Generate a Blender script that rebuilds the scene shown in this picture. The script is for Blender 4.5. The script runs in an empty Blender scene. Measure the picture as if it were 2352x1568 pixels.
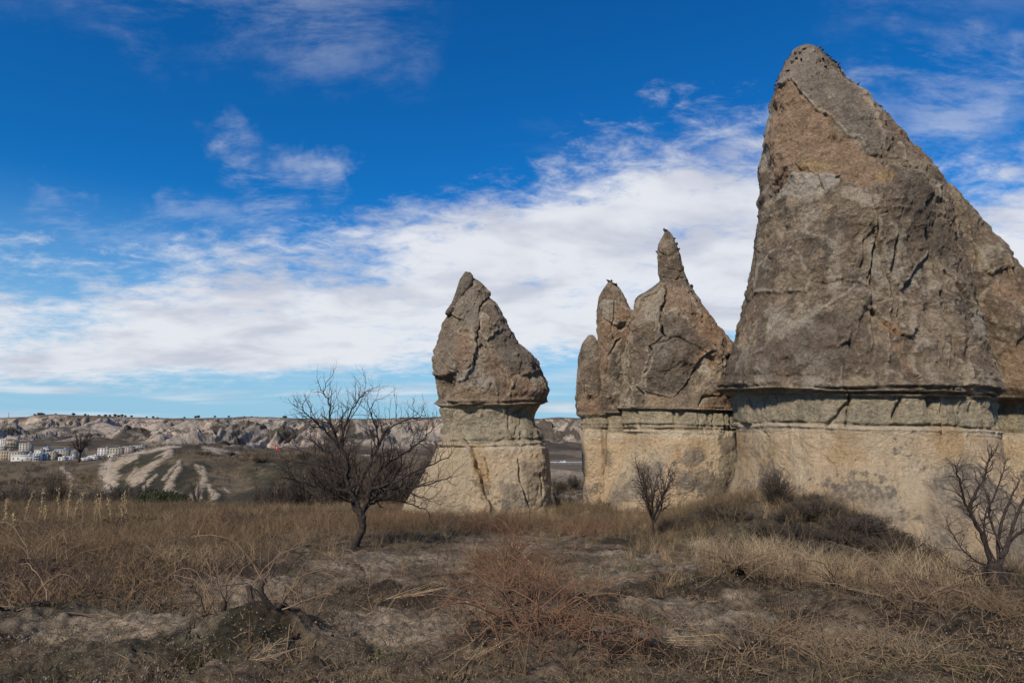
import bpy, math, random
import numpy as np
from mathutils import Vector, Matrix
R_ = math.radians
scene = bpy.context.scene
COL = scene.collection
# ------------------------------------------------------------------ camera
EYE = 1.65
PITCH = math.atan(201.0 / 1568.0)
F_, CX, CY = 1568.0, 1176.0, 784.0            # pixel units of a 2352 x 1568 view
cam_d = bpy.data.cameras.new("camera"); cam = bpy.data.objects.new("camera", cam_d); COL.objects.link(cam)
cam_d.sensor_width = 36.0; cam_d.lens = 36.0 * F_ / 2352.0
cam_d.clip_start = 0.1; cam_d.clip_end = 30000
cam.location = (0, 0, EYE); cam.rotation_euler = (math.pi / 2 + PITCH, 0, 0)
scene.camera = cam
# ------------------------------------------------------------------ light
SUN_EL, SUN_AZ = R_(38), R_(-149)             # azimuth measured from +Y towards +X
sun_dir = Vector((math.sin(SUN_AZ) * math.cos(SUN_EL), math.cos(SUN_AZ) * math.cos(SUN_EL), math.sin(SUN_EL)))
sd = bpy.data.lights.new("sun", 'SUN'); sun = bpy.data.objects.new("sun", sd); COL.objects.link(sun)
sd.energy = 4.8; sd.angle = R_(4.0); sd.color = (1.0, 0.87, 0.70)
sun.rotation_euler = sun_dir.to_track_quat('Z', 'Y').to_euler()
world = bpy.data.worlds.new("World"); scene.world = world; world.use_nodes = True
vs = scene.view_settings
vs.view_transform = 'Standard'; vs.look = 'None'; vs.exposure = 0.0; vs.gamma = 1.0; vs.use_curve_mapping = False
scene.cycles.max_bounces = 5; scene.cycles.diffuse_bounces = 3; scene.cycles.glossy_bounces = 2
scene.cycles.transparent_max_bounces = 4

class NT:
    """small helper for writing node trees"""
    def __init__(s, tree): s.t = tree; s.n = tree.nodes; s.l = tree.links
    def new(s, typ, **kw):
        n = s.n.new(typ)
        for k, v in kw.items(): setattr(n, k, v)
        return n
    def put(s, sock, v):
        if isinstance(v, bpy.types.NodeSocket): s.l.new(v, sock)
        elif v is not None: sock.default_value = v
    def math(s, op, a, b=None, c=None, clamp=False):
        n = s.n.new('ShaderNodeMath'); n.operation = op; n.use_clamp = clamp
        s.put(n.inputs[0], a); s.put(n.inputs[1], b)
        if c is not None: s.put(n.inputs[2], c)
        return n.outputs[0]
    def mix(s, f, a, b, mode='MIX'):
        n = s.n.new('ShaderNodeMix'); n.data_type = 'RGBA'; n.blend_type = mode
        s.put(n.inputs[0], f); s.put(n.inputs[6], a); s.put(n.inputs[7], b)
        return n.outputs[2]
    def smooth(s, x, lo, hi, a=0.0, b=1.0):
        n = s.n.new('ShaderNodeMapRange'); n.interpolation_type = 'SMOOTHSTEP'
        s.put(n.inputs['Value'], x); n.inputs['From Min'].default_value = lo; n.inputs['From Max'].default_value = hi
        n.inputs['To Min'].default_value = a; n.inputs['To Max'].default_value = b
        return n.outputs[0]
    def lin(s, x, lo, hi, a=0.0, b=1.0):
        n = s.n.new('ShaderNodeMapRange')
        s.put(n.inputs['Value'], x); n.inputs['From Min'].default_value = lo; n.inputs['From Max'].default_value = hi
        n.inputs['To Min'].default_value = a; n.inputs['To Max'].default_value = b
        return n.outputs[0]
    def noise(s, vec, scale, detail=4, rough=0.5, dist=0.0, lac=2.0):
        n = s.n.new('ShaderNodeTexNoise'); s.put(n.inputs['Vector'], vec)
        n.inputs['Scale'].default_value = scale; n.inputs['Detail'].default_value = detail
        n.inputs['Roughness'].default_value = rough; n.inputs['Distortion'].default_value = dist
        n.inputs['Lacunarity'].default_value = lac
        return n.outputs['Fac']
    def curve(s, x, pts):
        n = s.n.new('ShaderNodeFloatCurve'); c = n.mapping.curves[0]
        while len(c.points) < len(pts): c.points.new(0.5, 0.5)
        for p, (a, b) in zip(c.points, pts): p.location = (a, b)
        n.mapping.extend = 'HORIZONTAL'; n.mapping.update(); s.put(n.inputs['Value'], x)
        return n.outputs[0]

def build_world():
    t = NT(world.node_tree); t.n.clear()
    out = t.new('ShaderNodeOutputWorld'); bg = t.new('ShaderNodeBackground')
    sky = t.new('ShaderNodeTexSky', sky_type='NISHITA'); sky.sun_disc = False
    sky.sun_elevation = SUN_EL; sky.sun_rotation = SUN_AZ
    sky.air_density = 1.0; sky.dust_density = 0.4; sky.ozone_density = 2.2; sky.altitude = 1100
    tc = t.new('ShaderNodeTexCoord'); d = tc.outputs['Generated']
    sp = t.new('ShaderNodeSeparateXYZ'); t.put(sp.inputs[0], d); x, y, z = sp.outputs
    az = t.math('MULTIPLY', t.math('ARCTAN2', x, y), 180 / math.pi)
    el = t.math('MULTIPLY', t.math('ARCSINE', z), 180 / math.pi)
    # coordinates on a flat cloud layer
    zz = t.math('ADD', t.math('MAXIMUM', z, 0.0), 0.24)
    px = t.math('DIVIDE', x, zz); py = t.math('DIVIDE', y, zz)
    cb = t.new('ShaderNodeCombineXYZ'); t.put(cb.inputs[0], px); t.put(cb.inputs[1], py)
    mp = t.new('ShaderNodeMapping'); t.put(mp.inputs['Vector'], cb.outputs[0])
    mp.inputs['Rotation'].default_value = (0, 0, R_(-38)); mp.inputs['Scale'].default_value = (1.25, 1.75, 1)
    P = mp.outputs[0]
    azn = t.lin(az, -60, 60, 0, 1)
    def dn(v): return (v + 60) / 120
    edge = t.math('MULTIPLY', t.curve(azn, [(0, .36), (dn(-37), .35), (dn(-31), .41), (dn(-24), .47), (dn(-16), .50), (dn(-9), .60), (dn(0), .69), (dn(8), .77), (dn(16), .79), (dn(28), .70), (dn(37), .60), (1, .52)]), 30)
    low = t.math('MULTIPLY', t.curve(azn, [(0, .08), (dn(-37), .10), (dn(-20), .13), (dn(-8), .16), (dn(4), .20), (dn(37), .24), (1, .2)]), 30)
    n1 = t.noise(P, 1.7, 13, 0.66, 0.2)
    n2 = t.noise(P, 9.0, 8, 0.66, 0.4)
    nb = t.noise(P, 0.9, 4, 0.5, 0.3)
    up = t.math('DIVIDE', t.math('SUBTRACT', edge, el), 6.0)            # >0 inside the bank
    dnw = t.math('DIVIDE', t.math('SUBTRACT', el, low), 1.6)
    inside = t.math('MINIMUM', t.math('MAXIMUM', up, -1.9), 1.0)
    inside = t.math('MINIMUM', inside, dnw)
    a = t.math('ADD', t.math('MULTIPLY', t.math('SUBTRACT', n1, 0.5), 3.2), t.math('MULTIPLY', t.math('SUBTRACT', n2, 0.5), 1.7))
    bank = t.smooth(t.math('ADD', inside, a), -0.35, 0.95)
    # thin wisps above the bank
    mp2 = t.new('ShaderNodeMapping'); t.put(mp2.inputs['Vector'], cb.outputs[0])
    mp2.inputs['Rotation'].default_value = (0, 0, R_(-30)); mp2.inputs['Scale'].default_value = (0.9, 1.9, 1)
    w1 = t.noise(mp2.outputs[0], 2.0, 8, 0.6, 0.3); w2 = t.noise(cb.outputs[0], 0.55, 2, 0.5, 0.0)
    wisp = t.math('MULTIPLY', t.smooth(t.math('ADD', w1, t.math('MULTIPLY', t.math('SUBTRACT', w2, .5), 1.6)), 0.60, 0.98), 0.18)
    wn = t.noise(d, 5.0, 5, .6); wn2 = t.noise(d, 6.3, 5, .6)
    azw = t.math('ADD', az, t.math('MULTIPLY', t.math('SUBTRACT', wn, .5), 34)); elw = t.math('ADD', el, t.math('MULTIPLY', t.math('SUBTRACT', wn2, .5), 16))
    elw = t.math('ADD', elw, t.math('MULTIPLY', az, -.06))
    def blob(a0, e0, sa, se, k):
        q = t.math('ADD', t.math('POWER', t.math('DIVIDE', t.math('SUBTRACT', azw, a0), sa), 2.0), t.math('POWER', t.math('DIVIDE', t.math('SUBTRACT', elw, e0), se), 2.0))
        return t.math('MULTIPLY', t.smooth(q, 0.0, 1.0, 1, 0), k)
    fine = t.noise(mp2.outputs[0], 3.0, 11, 0.70, 0.3)
    fm = t.smooth(fine, 0.40, 0.66)
    wz = blob(-24, 37, 26, 10, 0.24)
    for b_ in [blob(-22, 19.5, 6.0, 5.5, 0.46), blob(-31, 16, 9, 3, 0.25), blob(35, 21.5, 10, 4.0, 0.36), blob(33, 28, 10, 4, 0.10), blob(27, 14, 22, 8, .3)]:
        wz = t.math('ADD', wz, b_)
    wisp = t.math('ADD', wisp, t.math('MULTIPLY', wz, fm), clamp=True)
    # low streaks near the horizon
    mp3 = t.new('ShaderNodeMapping'); t.put(mp3.inputs['Vector'], d); mp3.inputs['Scale'].default_value = (2.2, 2.2, 34)
    st = t.smooth(t.noise(mp3.outputs[0], 1.5, 5, 0.55, 0.4), 0.46, 0.72, 0, 0.75)
    st = t.math('MULTIPLY', st, t.smooth(el, 7.5, 3.0, 0, 1))
    cov = t.math('MAXIMUM', bank, t.math('MAXIMUM', wisp, st))
    # colours
    hs = t.new('ShaderNodeHueSaturation'); hs.inputs['Saturation'].default_value = 1.3; hs.inputs['Value'].default_value = 1.0
    t.put(hs.inputs['Color'], sky.outputs[0])
    blue = t.mix(1.0, hs.outputs[0], (0.16, 0.92, 1.28, 1), 'MULTIPLY')
    blue = t.mix(t.smooth(el, 19, 0, 0, .92), blue, (3.3, 5.5, 7.4, 1))
    shade = t.smooth(t.math('ADD', t.noise(P, 2.3, 7, .55, .3), t.math('MULTIPLY', t.math('SUBTRACT', nb, .5), .8)), 0.40, 0.72)
    ccol = t.mix(shade, (7.9, 8.1, 8.6, 1), (5.7, 5.95, 6.9, 1))
    col = t.mix(t.math('MULTIPLY', cov, 0.97), blue, ccol)
    t.put(bg.inputs[0], col); bg.inputs[1].default_value = 0.10
    t.l.new(bg.outputs[0], out.inputs[0])
build_world()

# ------------------------------------------------------------------ projection helpers
cP, sP = math.cos(PITCH), math.sin(PITCH)
def at(u, v, Y):
    a = (np.asarray(u, float) - CX) / F_; b = (CY - np.asarray(v, float)) / F_
    dy = cP - b * sP; dz = sP + b * cP
    s = Y / dy
    return a * s, Y + 0 * a, EYE + dz * s
def pt(u, v, Y):
    x, y, z = at(u, v, Y); return np.array([float(x), float(Y), float(z)])
def proj(x, y, z):
    zc = y * cP + (z - EYE) * sP; zc = np.maximum(zc, 0.01)
    return CX + F_ * x / zc, CY - F_ * (-y * sP + (z - EYE) * cP) / zc
# ------------------------------------------------------------------ noise
def _h(ix, iy, iz, s):
    h = (ix.astype(np.uint32) * np.uint32(374761393) + iy.astype(np.uint32) * np.uint32(668265263) + iz.astype(np.uint32) * np.uint32(2147483647 - 1640531) + np.uint32((s * 974634777) & 0xffffffff))
    h = (h ^ (h >> np.uint32(13))) * np.uint32(1274126177)
    h = (h ^ (h >> np.uint32(16))) * np.uint32(2246822519)
    return (h ^ (h >> np.uint32(15)))
def h01(ix, iy, iz, s): return _h(ix, iy, iz, s).astype(np.float64) / 4294967295.0
def vn(x, y, z, s=0):
    x = np.asarray(x, float); y = np.asarray(y, float) + 0 * x; z = np.asarray(z, float) + 0 * x
    xi = np.floor(x); yi = np.floor(y); zi = np.floor(z)
    fx, fy, fz = x - xi, y - yi, z - zi
    fx = fx * fx * fx * (fx * (fx * 6 - 15) + 10); fy = fy * fy * fy * (fy * (fy * 6 - 15) + 10); fz = fz * fz * fz * (fz * (fz * 6 - 15) + 10)
    xi = xi.astype(np.int64); yi = yi.astype(np.int64); zi = zi.astype(np.int64)
    def c(a, b, d): return h01(xi + a, yi + b, zi + d, s)
    x00 = c(0, 0, 0) * (1 - fx) + c(1, 0, 0) * fx; x10 = c(0, 1, 0) * (1 - fx) + c(1, 1, 0) * fx
    x01 = c(0, 0, 1) * (1 - fx) + c(1, 0, 1) * fx; x11 = c(0, 1, 1) * (1 - fx) + c(1, 1, 1) * fx
    return ((x00 * (1 - fy) + x10 * fy) * (1 - fz) + (x01 * (1 - fy) + x11 * fy) * fz) * 2 - 1
def fbm(x, y, z=0.0, f=1.0, o=4, g=0.5, s=0):
    r = 0; a = 1.0; n = 0
    for k in range(o):
        c_, s_ = math.cos(.6 * k), math.sin(.6 * k)
        r = r + a * vn((x * c_ - y * s_) * f + 7.3 * k, (x * s_ + y * c_) * f - 3.1 * k, z * f + 1.7 * k, s + k); n += a; a *= g; f *= 2.03
    return r / n * 1.5
def ridged(x, y, z=0.0, f=1.0, o=4, g=0.5, s=0):
    r = 0; a = 1.0; n = 0
    for k in range(o):
        r = r + a * (1 - np.abs(vn(x * f + 5.1 * k, y * f, z * f - 2.2 * k, s + k)) * 1.6); n += a; a *= g; f *= 2.1
    return r / n
def worley(x, y, z, f, s=0):
    x = x * f; y = y * f; z = z * f
    xi = np.floor(x).astype(np.int64); yi = np.floor(y).astype(np.int64); zi = np.floor(z).astype(np.int64)
    F1 = np.full(x.shape, 9.0); F2 = np.full(x.shape, 9.0); ID = np.zeros(x.shape)
    for a in (-1, 0, 1):
        for b in (-1, 0, 1):
            for c in (-1, 0, 1):
                i, j, k = xi + a, yi + b, zi + c
                h = _h(i, j, k, s)
                px = i + (h & np.uint32(1023)) / 1023.0; py = j + ((h >> np.uint32(10)) & np.uint32(1023)) / 1023.0; pz = k + ((h >> np.uint32(20)) & np.uint32(1023)) / 1023.0
                d = np.sqrt((px - x) ** 2 + (py - y) ** 2 + (pz - z) ** 2)
                near = d < F1
                F2 = np.where(near, F1, np.minimum(F2, d)); ID = np.where(near, (h >> np.uint32(7)) % np.uint32(1000) / 1000.0, ID); F1 = np.where(near, d, F1)
    return F1, F2, ID
def sst(x, a, b):
    t = np.clip((x - a) / (b - a), 0, 1); return t * t * (3 - 2 * t)
def dpoly(U, V, pts):
    """distance to an open polyline, and the position along it (0..1)"""
    D = np.full(U.shape, 1e9); T = np.zeros(U.shape); n = len(pts) - 1
    for i in range(n):
        ax, ay = pts[i]; bx, by = pts[i + 1]; dx, dy = bx - ax, by - ay; L = dx * dx + dy * dy + 1e-9
        t = np.clip(((U - ax) * dx + (V - ay) * dy) / L, 0, 1)
        d = np.hypot(U - ax - t * dx, V - ay - t * dy); m = d < D
        D = np.where(m, d, D); T = np.where(m, (i + t) / n, T)
    return D, T
def sdf(U, V, poly):
    """signed distance, positive inside the polygon"""
    D, _ = dpoly(U, V, list(poly) + [poly[0]])
    ins = np.zeros(U.shape, bool); n = len(poly)
    for i in range(n):
        x1, y1 = poly[i]; x2, y2 = poly[(i + 1) % n]
        if y1 == y2: continue
        c = ((y1 > V) != (y2 > V)) & (U < (x2 - x1) * (V - y1) / (y2 - y1) + x1); ins ^= c
    return np.where(ins, D, -D)
def lerp(a, b, t):
    return a + (b - a) * t
def mixc(C, col, m):
    return C + (np.array(col) - C) * m[..., None]
# ------------------------------------------------------------------ mesh helpers
def set_col(me, cols):
    a = me.color_attributes.new("Col", 'FLOAT_COLOR', 'POINT')
    c = np.ones((len(cols), 4), np.float32); c[:, :3] = np.clip(cols, 0, 1); a.data.foreach_set('color', c.ravel())
def mesh_np(name, V, Fq, mat, cols=None, smooth=True, tris=None):
    me = bpy.data.meshes.new(name); V = np.asarray(V, np.float32)
    Fq = np.asarray(Fq, np.int32).reshape(-1, 4) if Fq is not None and len(Fq) else np.zeros((0, 4), np.int32)
    Ft = np.asarray(tris, np.int32).reshape(-1, 3) if tris is not None and len(tris) else np.zeros((0, 3), np.int32)
    me.vertices.add(len(V)); me.vertices.foreach_set('co', V.ravel())
    nl = Fq.size + Ft.size; me.loops.add(nl); me.loops.foreach_set('vertex_index', np.concatenate([Fq.ravel(), Ft.ravel()]))
    nf = len(Fq) + len(Ft); me.polygons.add(nf)
    me.polygons.foreach_set('loop_start', np.concatenate([np.arange(len(Fq)) * 4, Fq.size + np.arange(len(Ft)) * 3]).astype(np.int32))
    me.update(calc_edges=True)
    if smooth: me.polygons.foreach_set('use_smooth', np.ones(nf, bool))
    if cols is not None: set_col(me, cols)
    if mat: me.materials.append(mat)
    return me
def obj(name, me, parent=None, loc=None):
    o = bpy.data.objects.new(name, me); COL.objects.link(o)
    if parent: o.parent = parent
    if loc is not None: o.location = loc
    return o
def tag(o, label=None, cat=None, group=None, kind=None):
    if label: o['label'] = label
    if cat: o['category'] = cat
    if group: o['group'] = group
    if kind: o['kind'] = kind
    return o
def thing(name, label, cat, loc=(0, 0, 0), group=None, rz=0, sc=1.0):
    o = bpy.data.objects.new(name, None); COL.objects.link(o); o.location = loc; o.rotation_euler = (0, 0, rz); o.scale = (sc,) * 3
    o.empty_display_size = 0.3
    return tag(o, label, cat, group)
def dup(root, loc, rz=0, sc=None, label=None, group=None):
    r = root.copy(); COL.objects.link(r); r.location = loc; r.rotation_euler = (0, 0, rz)
    if sc is not None: r.scale = sc if hasattr(sc, '__len__') else (sc,) * 3
    if label: r['label'] = label
    if group: r['group'] = group
    for ch in root.children:
        c = ch.copy(); COL.objects.link(c); c.parent = r
        for g in ch.children:
            d = g.copy(); COL.objects.link(d); d.parent = c
    return r
def grid_faces(R, C, wrap=False):
    i = np.arange(R - 1)[:, None] * C; j = np.arange(C if wrap else C - 1)[None, :]; j2 = (j + 1) % C
    return np.stack([i + j, i + j2, i + C + j2, i + C + j], -1).reshape(-1, 4)
class MB:
    """boxes, ellipsoids and tubes joined into one mesh"""
    def __init__(s): s.v = []; s.q = []; s.t = []; s.n = 0
    def raw(s, V, q=None, t=None):
        V = np.asarray(V, float)
        if q is not None and len(q): s.q.append(np.asarray(q) + s.n)
        if t is not None and len(t): s.t.append(np.asarray(t) + s.n)
        s.v.append(V); s.n += len(V)
    def box(s, c, h, rz=0.0, M=None):
        c = np.array(c, float); sg = np.array([[-1, -1, -1], [1, -1, -1], [1, 1, -1], [-1, 1, -1], [-1, -1, 1], [1, -1, 1], [1, 1, 1], [-1, 1, 1]], float) * np.array(h, float)
        if M is not None: sg = sg @ np.array(M).T
        if rz: a = np.array([[math.cos(rz), -math.sin(rz), 0], [math.sin(rz), math.cos(rz), 0], [0, 0, 1]]); sg = sg @ a.T
        s.raw(sg + c, [[0, 3, 2, 1], [4, 5, 6, 7], [0, 1, 5, 4], [1, 2, 6, 5], [2, 3, 7, 6], [3, 0, 4, 7]])
    def ell(s, c, r, nu=10, nv=7, M=None):
        th = np.linspace(0, math.pi, nv)[:, None]; ph = np.linspace(0, 2 * math.pi, nu, endpoint=False)[None, :]
        P = np.stack([np.sin(th) * np.cos(ph) * r[0], np.sin(th) * np.sin(ph) * r[1], np.cos(th) * r[2] + 0 * ph], -1).reshape(-1, 3)
        if M is not None: P = P @ np.array(M).T
        s.raw(P + np.array(c, float), grid_faces(nv, nu, True)[:, ::-1])
    def tube(s, P, rad, k=5):
        P = np.asarray(P, float); n = len(P); rad = np.asarray(rad, float) + np.zeros(n)
        T = np.gradient(P, axis=0); T /= np.linalg.norm(T, axis=1)[:, None] + 1e-9
        m = T.mean(0); ref = np.array([1., 0, 0]) if abs(m[0]) < 0.6 * np.linalg.norm(m) + 1e-9 else np.array([0, 0, 1.])
        A = np.cross(T, ref); A /= np.linalg.norm(A, axis=1)[:, None] + 1e-9; B = np.cross(T, A)
        ph = np.arange(k) * 2 * math.pi / k
        V = P[:, None] + rad[:, None, None] * (np.cos(ph)[None, :, None] * A[:, None] + np.sin(ph)[None, :, None] * B[:, None])
        s.raw(V.reshape(-1, 3), grid_faces(n, k, True))
    def mesh(s, name, mat, smooth=True):
        V = np.concatenate(s.v) if s.v else np.zeros((0, 3))
        return mesh_np(name, V, np.concatenate(s.q) if s.q else None, mat, smooth=smooth, tris=np.concatenate(s.t) if s.t else None)
# ------------------------------------------------------------------ materials
def mat(name, col=(.5, .5, .5), rough=0.9, build=None):
    m = bpy.data.materials.new(name); m.use_nodes = True; t = NT(m.node_tree)
    p = t.n['Principled BSDF']; p.inputs['Base Color'].default_value = (*col, 1); p.inputs['Roughness'].default_value = rough
    p.inputs['Specular IOR Level'].default_value = 0.2
    if build: build(t, p)
    return m
def objco(t): return t.new('ShaderNodeTexCoord').outputs['Object']
def attr(t, name='Col'): n = t.new('ShaderNodeAttribute'); n.attribute_name = name; return n.outputs['Color']
def bump(t, p, h, dist, strength=1.0):
    b = t.new('ShaderNodeBump'); b.inputs['Distance'].default_value = dist; b.inputs['Strength'].default_value = strength
    t.put(b.inputs['Height'], h); t.l.new(b.outputs[0], p.inputs['Normal'])
def gray(t, v):
    c = t.new('ShaderNodeCombineColor'); [t.put(c.inputs[k], v) for k in range(3)]; return c.outputs[0]
def rock_build(t, p):
    c = objco(t); a = attr(t)
    n1 = t.noise(c, 2.2, 8, 0.65); n2 = t.noise(c, 11, 8, 0.75); n3 = t.noise(c, 48, 3, 0.7)
    k = t.math('MULTIPLY', t.lin(n1, .3, .7, .70, 1.30), t.lin(n2, .32, .68, .52, 1.48))
    k = t.math('MULTIPLY', k, t.lin(n3, .3, .7, .8, 1.2))
    sc_ = t.new('ShaderNodeSeparateColor'); t.put(sc_.inputs[0], a); k = t.math('ADD', t.math('MULTIPLY', t.math('SUBTRACT', k, 1.0), t.smooth(sc_.outputs[0], .34, .56, 1, .45)), 1.0)   # the soft pale tuff is smoother
    col = t.mix(1.0, a, gray(t, k), 'MULTIPLY')
    vo = t.new('ShaderNodeTexVoronoi'); t.put(vo.inputs['Vector'], c); vo.inputs['Scale'].default_value = 9; vo.inputs['Randomness'].default_value = 1
    sp = t.smooth(vo.outputs['Distance'], 0.24, 0.12, 0, .6)                # pale pumice lumps
    sp = t.math('MULTIPLY', sp, t.smooth(n1, .45, .62))
    col = t.mix(sp, col, t.mix(1.0, a, (1.7, 1.65, 1.5, 1), 'MULTIPLY'))
    t.put(p.inputs['Base Color'], col)
    h = t.math('ADD', t.math('MULTIPLY', n2, 1.0), t.math('MULTIPLY', n3, 0.35)); h = t.math('ADD', h, t.math('MULTIPLY', t.noise(c, 4, 8, .7), 2.2))
    vp = t.new('ShaderNodeTexVoronoi'); t.put(vp.inputs['Vector'], c); vp.inputs['Scale'].default_value = 3.1
    h = t.math('SUBTRACT', h, t.math('MULTIPLY', t.smooth(vp.outputs['Distance'], .22, .05), t.smooth(n1, .5, .62, 0, .8)))
    h = t.math('ADD', h, t.math('MULTIPLY', sp, .4))
    bump(t, p, h, 0.15, 1.0)
M_ROCK = mat('weathered_tuff', rough=0.95, build=rock_build)
def soil_build(t, p):
    c = objco(t); a = attr(t)
    n1 = t.noise(c, 1.6, 8, 0.65, .4); n2 = t.noise(c, 11, 8, 0.72); n3 = t.noise(c, 60, 3, .7)
    k = t.math('MULTIPLY', t.lin(n1, .3, .7, .62, 1.38), t.lin(n2, .34, .66, .28, 1.72))
    col = t.mix(1.0, a, gray(t, k), 'MULTIPLY')
    vo = t.new('ShaderNodeTexVoronoi'); t.put(vo.inputs['Vector'], c); vo.inputs['Scale'].default_value = 42
    sel = t.new('ShaderNodeSeparateColor'); t.put(sel.inputs[0], vo.outputs['Color'])
    g = t.math('MULTIPLY', t.smooth(vo.outputs['Distance'], .42, .2), t.smooth(sel.outputs[0], .72, .86))
    col = t.mix(t.math('MULTIPLY', g, .85), col, (.42, .37, .29, 1))          # pale grit
    dk = t.math('MULTIPLY', t.smooth(vo.outputs['Distance'], .5, .25), t.smooth(sel.outputs[1], .7, .85))
    col = t.mix(t.math('MULTIPLY', dk, .6), col, (.06, .045, .03, 1))
    t.put(p.inputs['Base Color'], col)
    h = t.math('ADD', n2, t.math('MULTIPLY', g, .25)); h = t.math('ADD', h, t.math('MULTIPLY', n3, .3))
    bump(t, p, h, 0.08, 1.0)
M_SOIL = mat('gritty_soil', rough=1.0, build=soil_build)
def hill_build(t, p):
    c = objco(t); a = attr(t)
    n1 = t.noise(c, .35, 8, 0.7); n2 = t.noise(c, 1.8, 7, 0.75)
    k = t.math('MULTIPLY', t.lin(n1, .3, .7, .75, 1.25), t.lin(n2, .32, .68, .5, 1.5))
    t.put(p.inputs['Base Color'], t.mix(1.0, a, gray(t, k), 'MULTIPLY')); bump(t, p, n2, 0.35, 1.0)
M_HILL = mat('scrub_hillside', rough=1.0, build=hill_build)
def mesa_build(t, p):
    c = objco(t); a = attr(t)
    n2 = t.noise(c, .06, 8, 0.75); k = t.lin(n2, .32, .68, .6, 1.4)
    t.put(p.inputs['Base Color'], t.mix(1.0, a, gray(t, k), 'MULTIPLY')); bump(t, p, n2, 9.0, 1.0)
M_MESA = mat('eroded_tuff_slope', rough=1.0, build=mesa_build)
def plant_mat(name, c0, c1, rough=.8, sc=3.0, rnd=True):
    def b(t, p):
        n = t.noise(objco(t), sc, 4, .6); f = t.lin(n, .35, .65, 0, 1)
        if rnd:
            oi = t.new('ShaderNodeObjectInfo'); f = t.math('ADD', t.math('MULTIPLY', f, .5), t.math('MULTIPLY', oi.outputs['Random'], .5))
        t.put(p.inputs['Base Color'], t.mix(f, (*c0, 1), (*c1, 1)))
    return mat(name, rough=rough, build=b)
M_BARK = plant_mat('dark_bark', (.020, .016, .014), (.05, .039, .033), sc=18, rnd=False)
M_TWIG = plant_mat('dark_twigs', (.04, .028, .025), (.085, .06, .052), sc=6, rnd=False)
M_BUSH = plant_mat('grey_brown_twigs', (.040, .033, .027), (.088, .07, .055), sc=4)
M_CANE = plant_mat('vine_canes', (.13, .085, .052), (.27, .195, .125), sc=7)
M_REDCANE = plant_mat('russet_canes', (.10, .052, .034), (.22, .125, .075), sc=5)
M_VINE = plant_mat('vine_bark', (.02, .015, .012), (.06, .043, .032), sc=25)
M_STRAW = plant_mat('straw', (.24, .168, .092), (.40, .30, .18), sc=3)
M_PALE = plant_mat('pale_straw', (.26, .20, .12), (.46, .37, .24), sc=3)
M_RUSTY = plant_mat('rusty_weeds', (.115, .072, .042), (.24, .16, .095), sc=3)
M_BROWN = plant_mat('brown_dead_grass', (.08, .056, .034), (.21, .155, .092), sc=3)
M_GREEN = plant_mat('low_green', (.035, .042, .018), (.07, .078, .032), sc=3)
M_LEAF = plant_mat('fallen_leaves', (.09, .042, .026), (.17, .085, .05), sc=9)
M_YEL = plant_mat('yellow_seed_heads', (.30, .22, .11), (.46, .36, .19), sc=8)
M_PEB = plant_mat('pebbles', (.11, .09, .065), (.26, .225, .175), sc=8)
M_EVER = plant_mat('dark_green_leaves', (.028, .04, .018), (.06, .075, .03), sc=3)
M_BIRD = plant_mat('slate_feathers', (.025, .027, .035), (.07, .075, .09), rough=.6, sc=9)
# ------------------------------------------------------------------ terrain height
VINES = []     # (x, y, radius, height) soil heaped round the stocks
def vine_at(u, v):
    # solve the ground position seen at pixel (u, v)
    for Y in np.linspace(3.6, 40, 1500):
        x, y, z = at(u, v, Y)
        if z <= near_z(np.array(float(x)), np.array(float(Y)), True): break
    return float(x), float(Y)
def near_base(x, y):
    D = np.maximum(y, 0.72 * np.hypot(x, y))
    return np.interp(D, [0, 4, 17, 30, 33.5, 38, 50, 58, 75, 90, 120, 200, 550, 800, 1100, 20000],
                     [0, 0, -1.25, -1.85, -2.1, -3.2, -5.9, -6.1, -6.1, -6.1, -6.1, -14, -25.4, -36.5, -24, -24]), D
cr_u = [-900, 0, 100, 180, 250, 300, 340, 380, 415, 450, 500, 545, 588, 640, 700, 800, 900, 1000, 1240, 1340, 2400, 3500]
cr_v = [1062, 1060, 1060, 1061, 1054, 1043, 1032, 1024, 1021, 1022, 1027, 1036, 1034, 1033, 1037, 1043, 1050, 1058, 1085, 1088, 1080, 1070]
def crop1(p): return [(a * .25, 907.2 + b * .25) for a, b in p]
RIBS = [(crop1([(1580, 520), (1440, 610), (1330, 690), (1240, 780)]), 5, 15, .6),
        (crop1([(1260, 585), (1120, 625), (1050, 690), (1015, 775)]), 7, 17, .6),
        (crop1([(1670, 590), (1560, 690), (1510, 750)]), 2.5, 4, .4),
        (crop1([(1650, 660), (1570, 780), (1550, 860), (1570, 960)]), 5, 21, .6),
        (crop1([(1800, 650), (1880, 690), (1890, 750), (1840, 830)]), 5, 9, .4), (crop1([(1430, 720), (1330, 820)]), 2, 6, .2), (crop1([(1250, 650), (1180, 760)]), 2, 4, .2), (crop1([(2080, 820), (2130, 900)]), 3, 7, .2),
        (crop1([(1830, 830), (1790, 960)]), 9, 17, .4), (crop1([(1930, 800), (1970, 950)]), 5, 14, .4)]
PATHS = [([(400, 1026), (330, 1039), (250, 1055)], 3.0), (crop1([(1000, 592), (1250, 548), (1450, 497), (1660, 474)]), 2.2), (crop1([(1880, 475), (2050, 510), (2200, 540)]), 3.2),
         (crop1([(560, 680), (650, 760), (760, 800)]), 3.5), (crop1([(985, 640), (960, 720), (1000, 810)]), 8),
         ([(840, 1046), (900, 1040), (985, 1043), (1020, 1050)], 2.5), ([(1220, 1063), (1400, 1063)], 1.5)]
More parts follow.
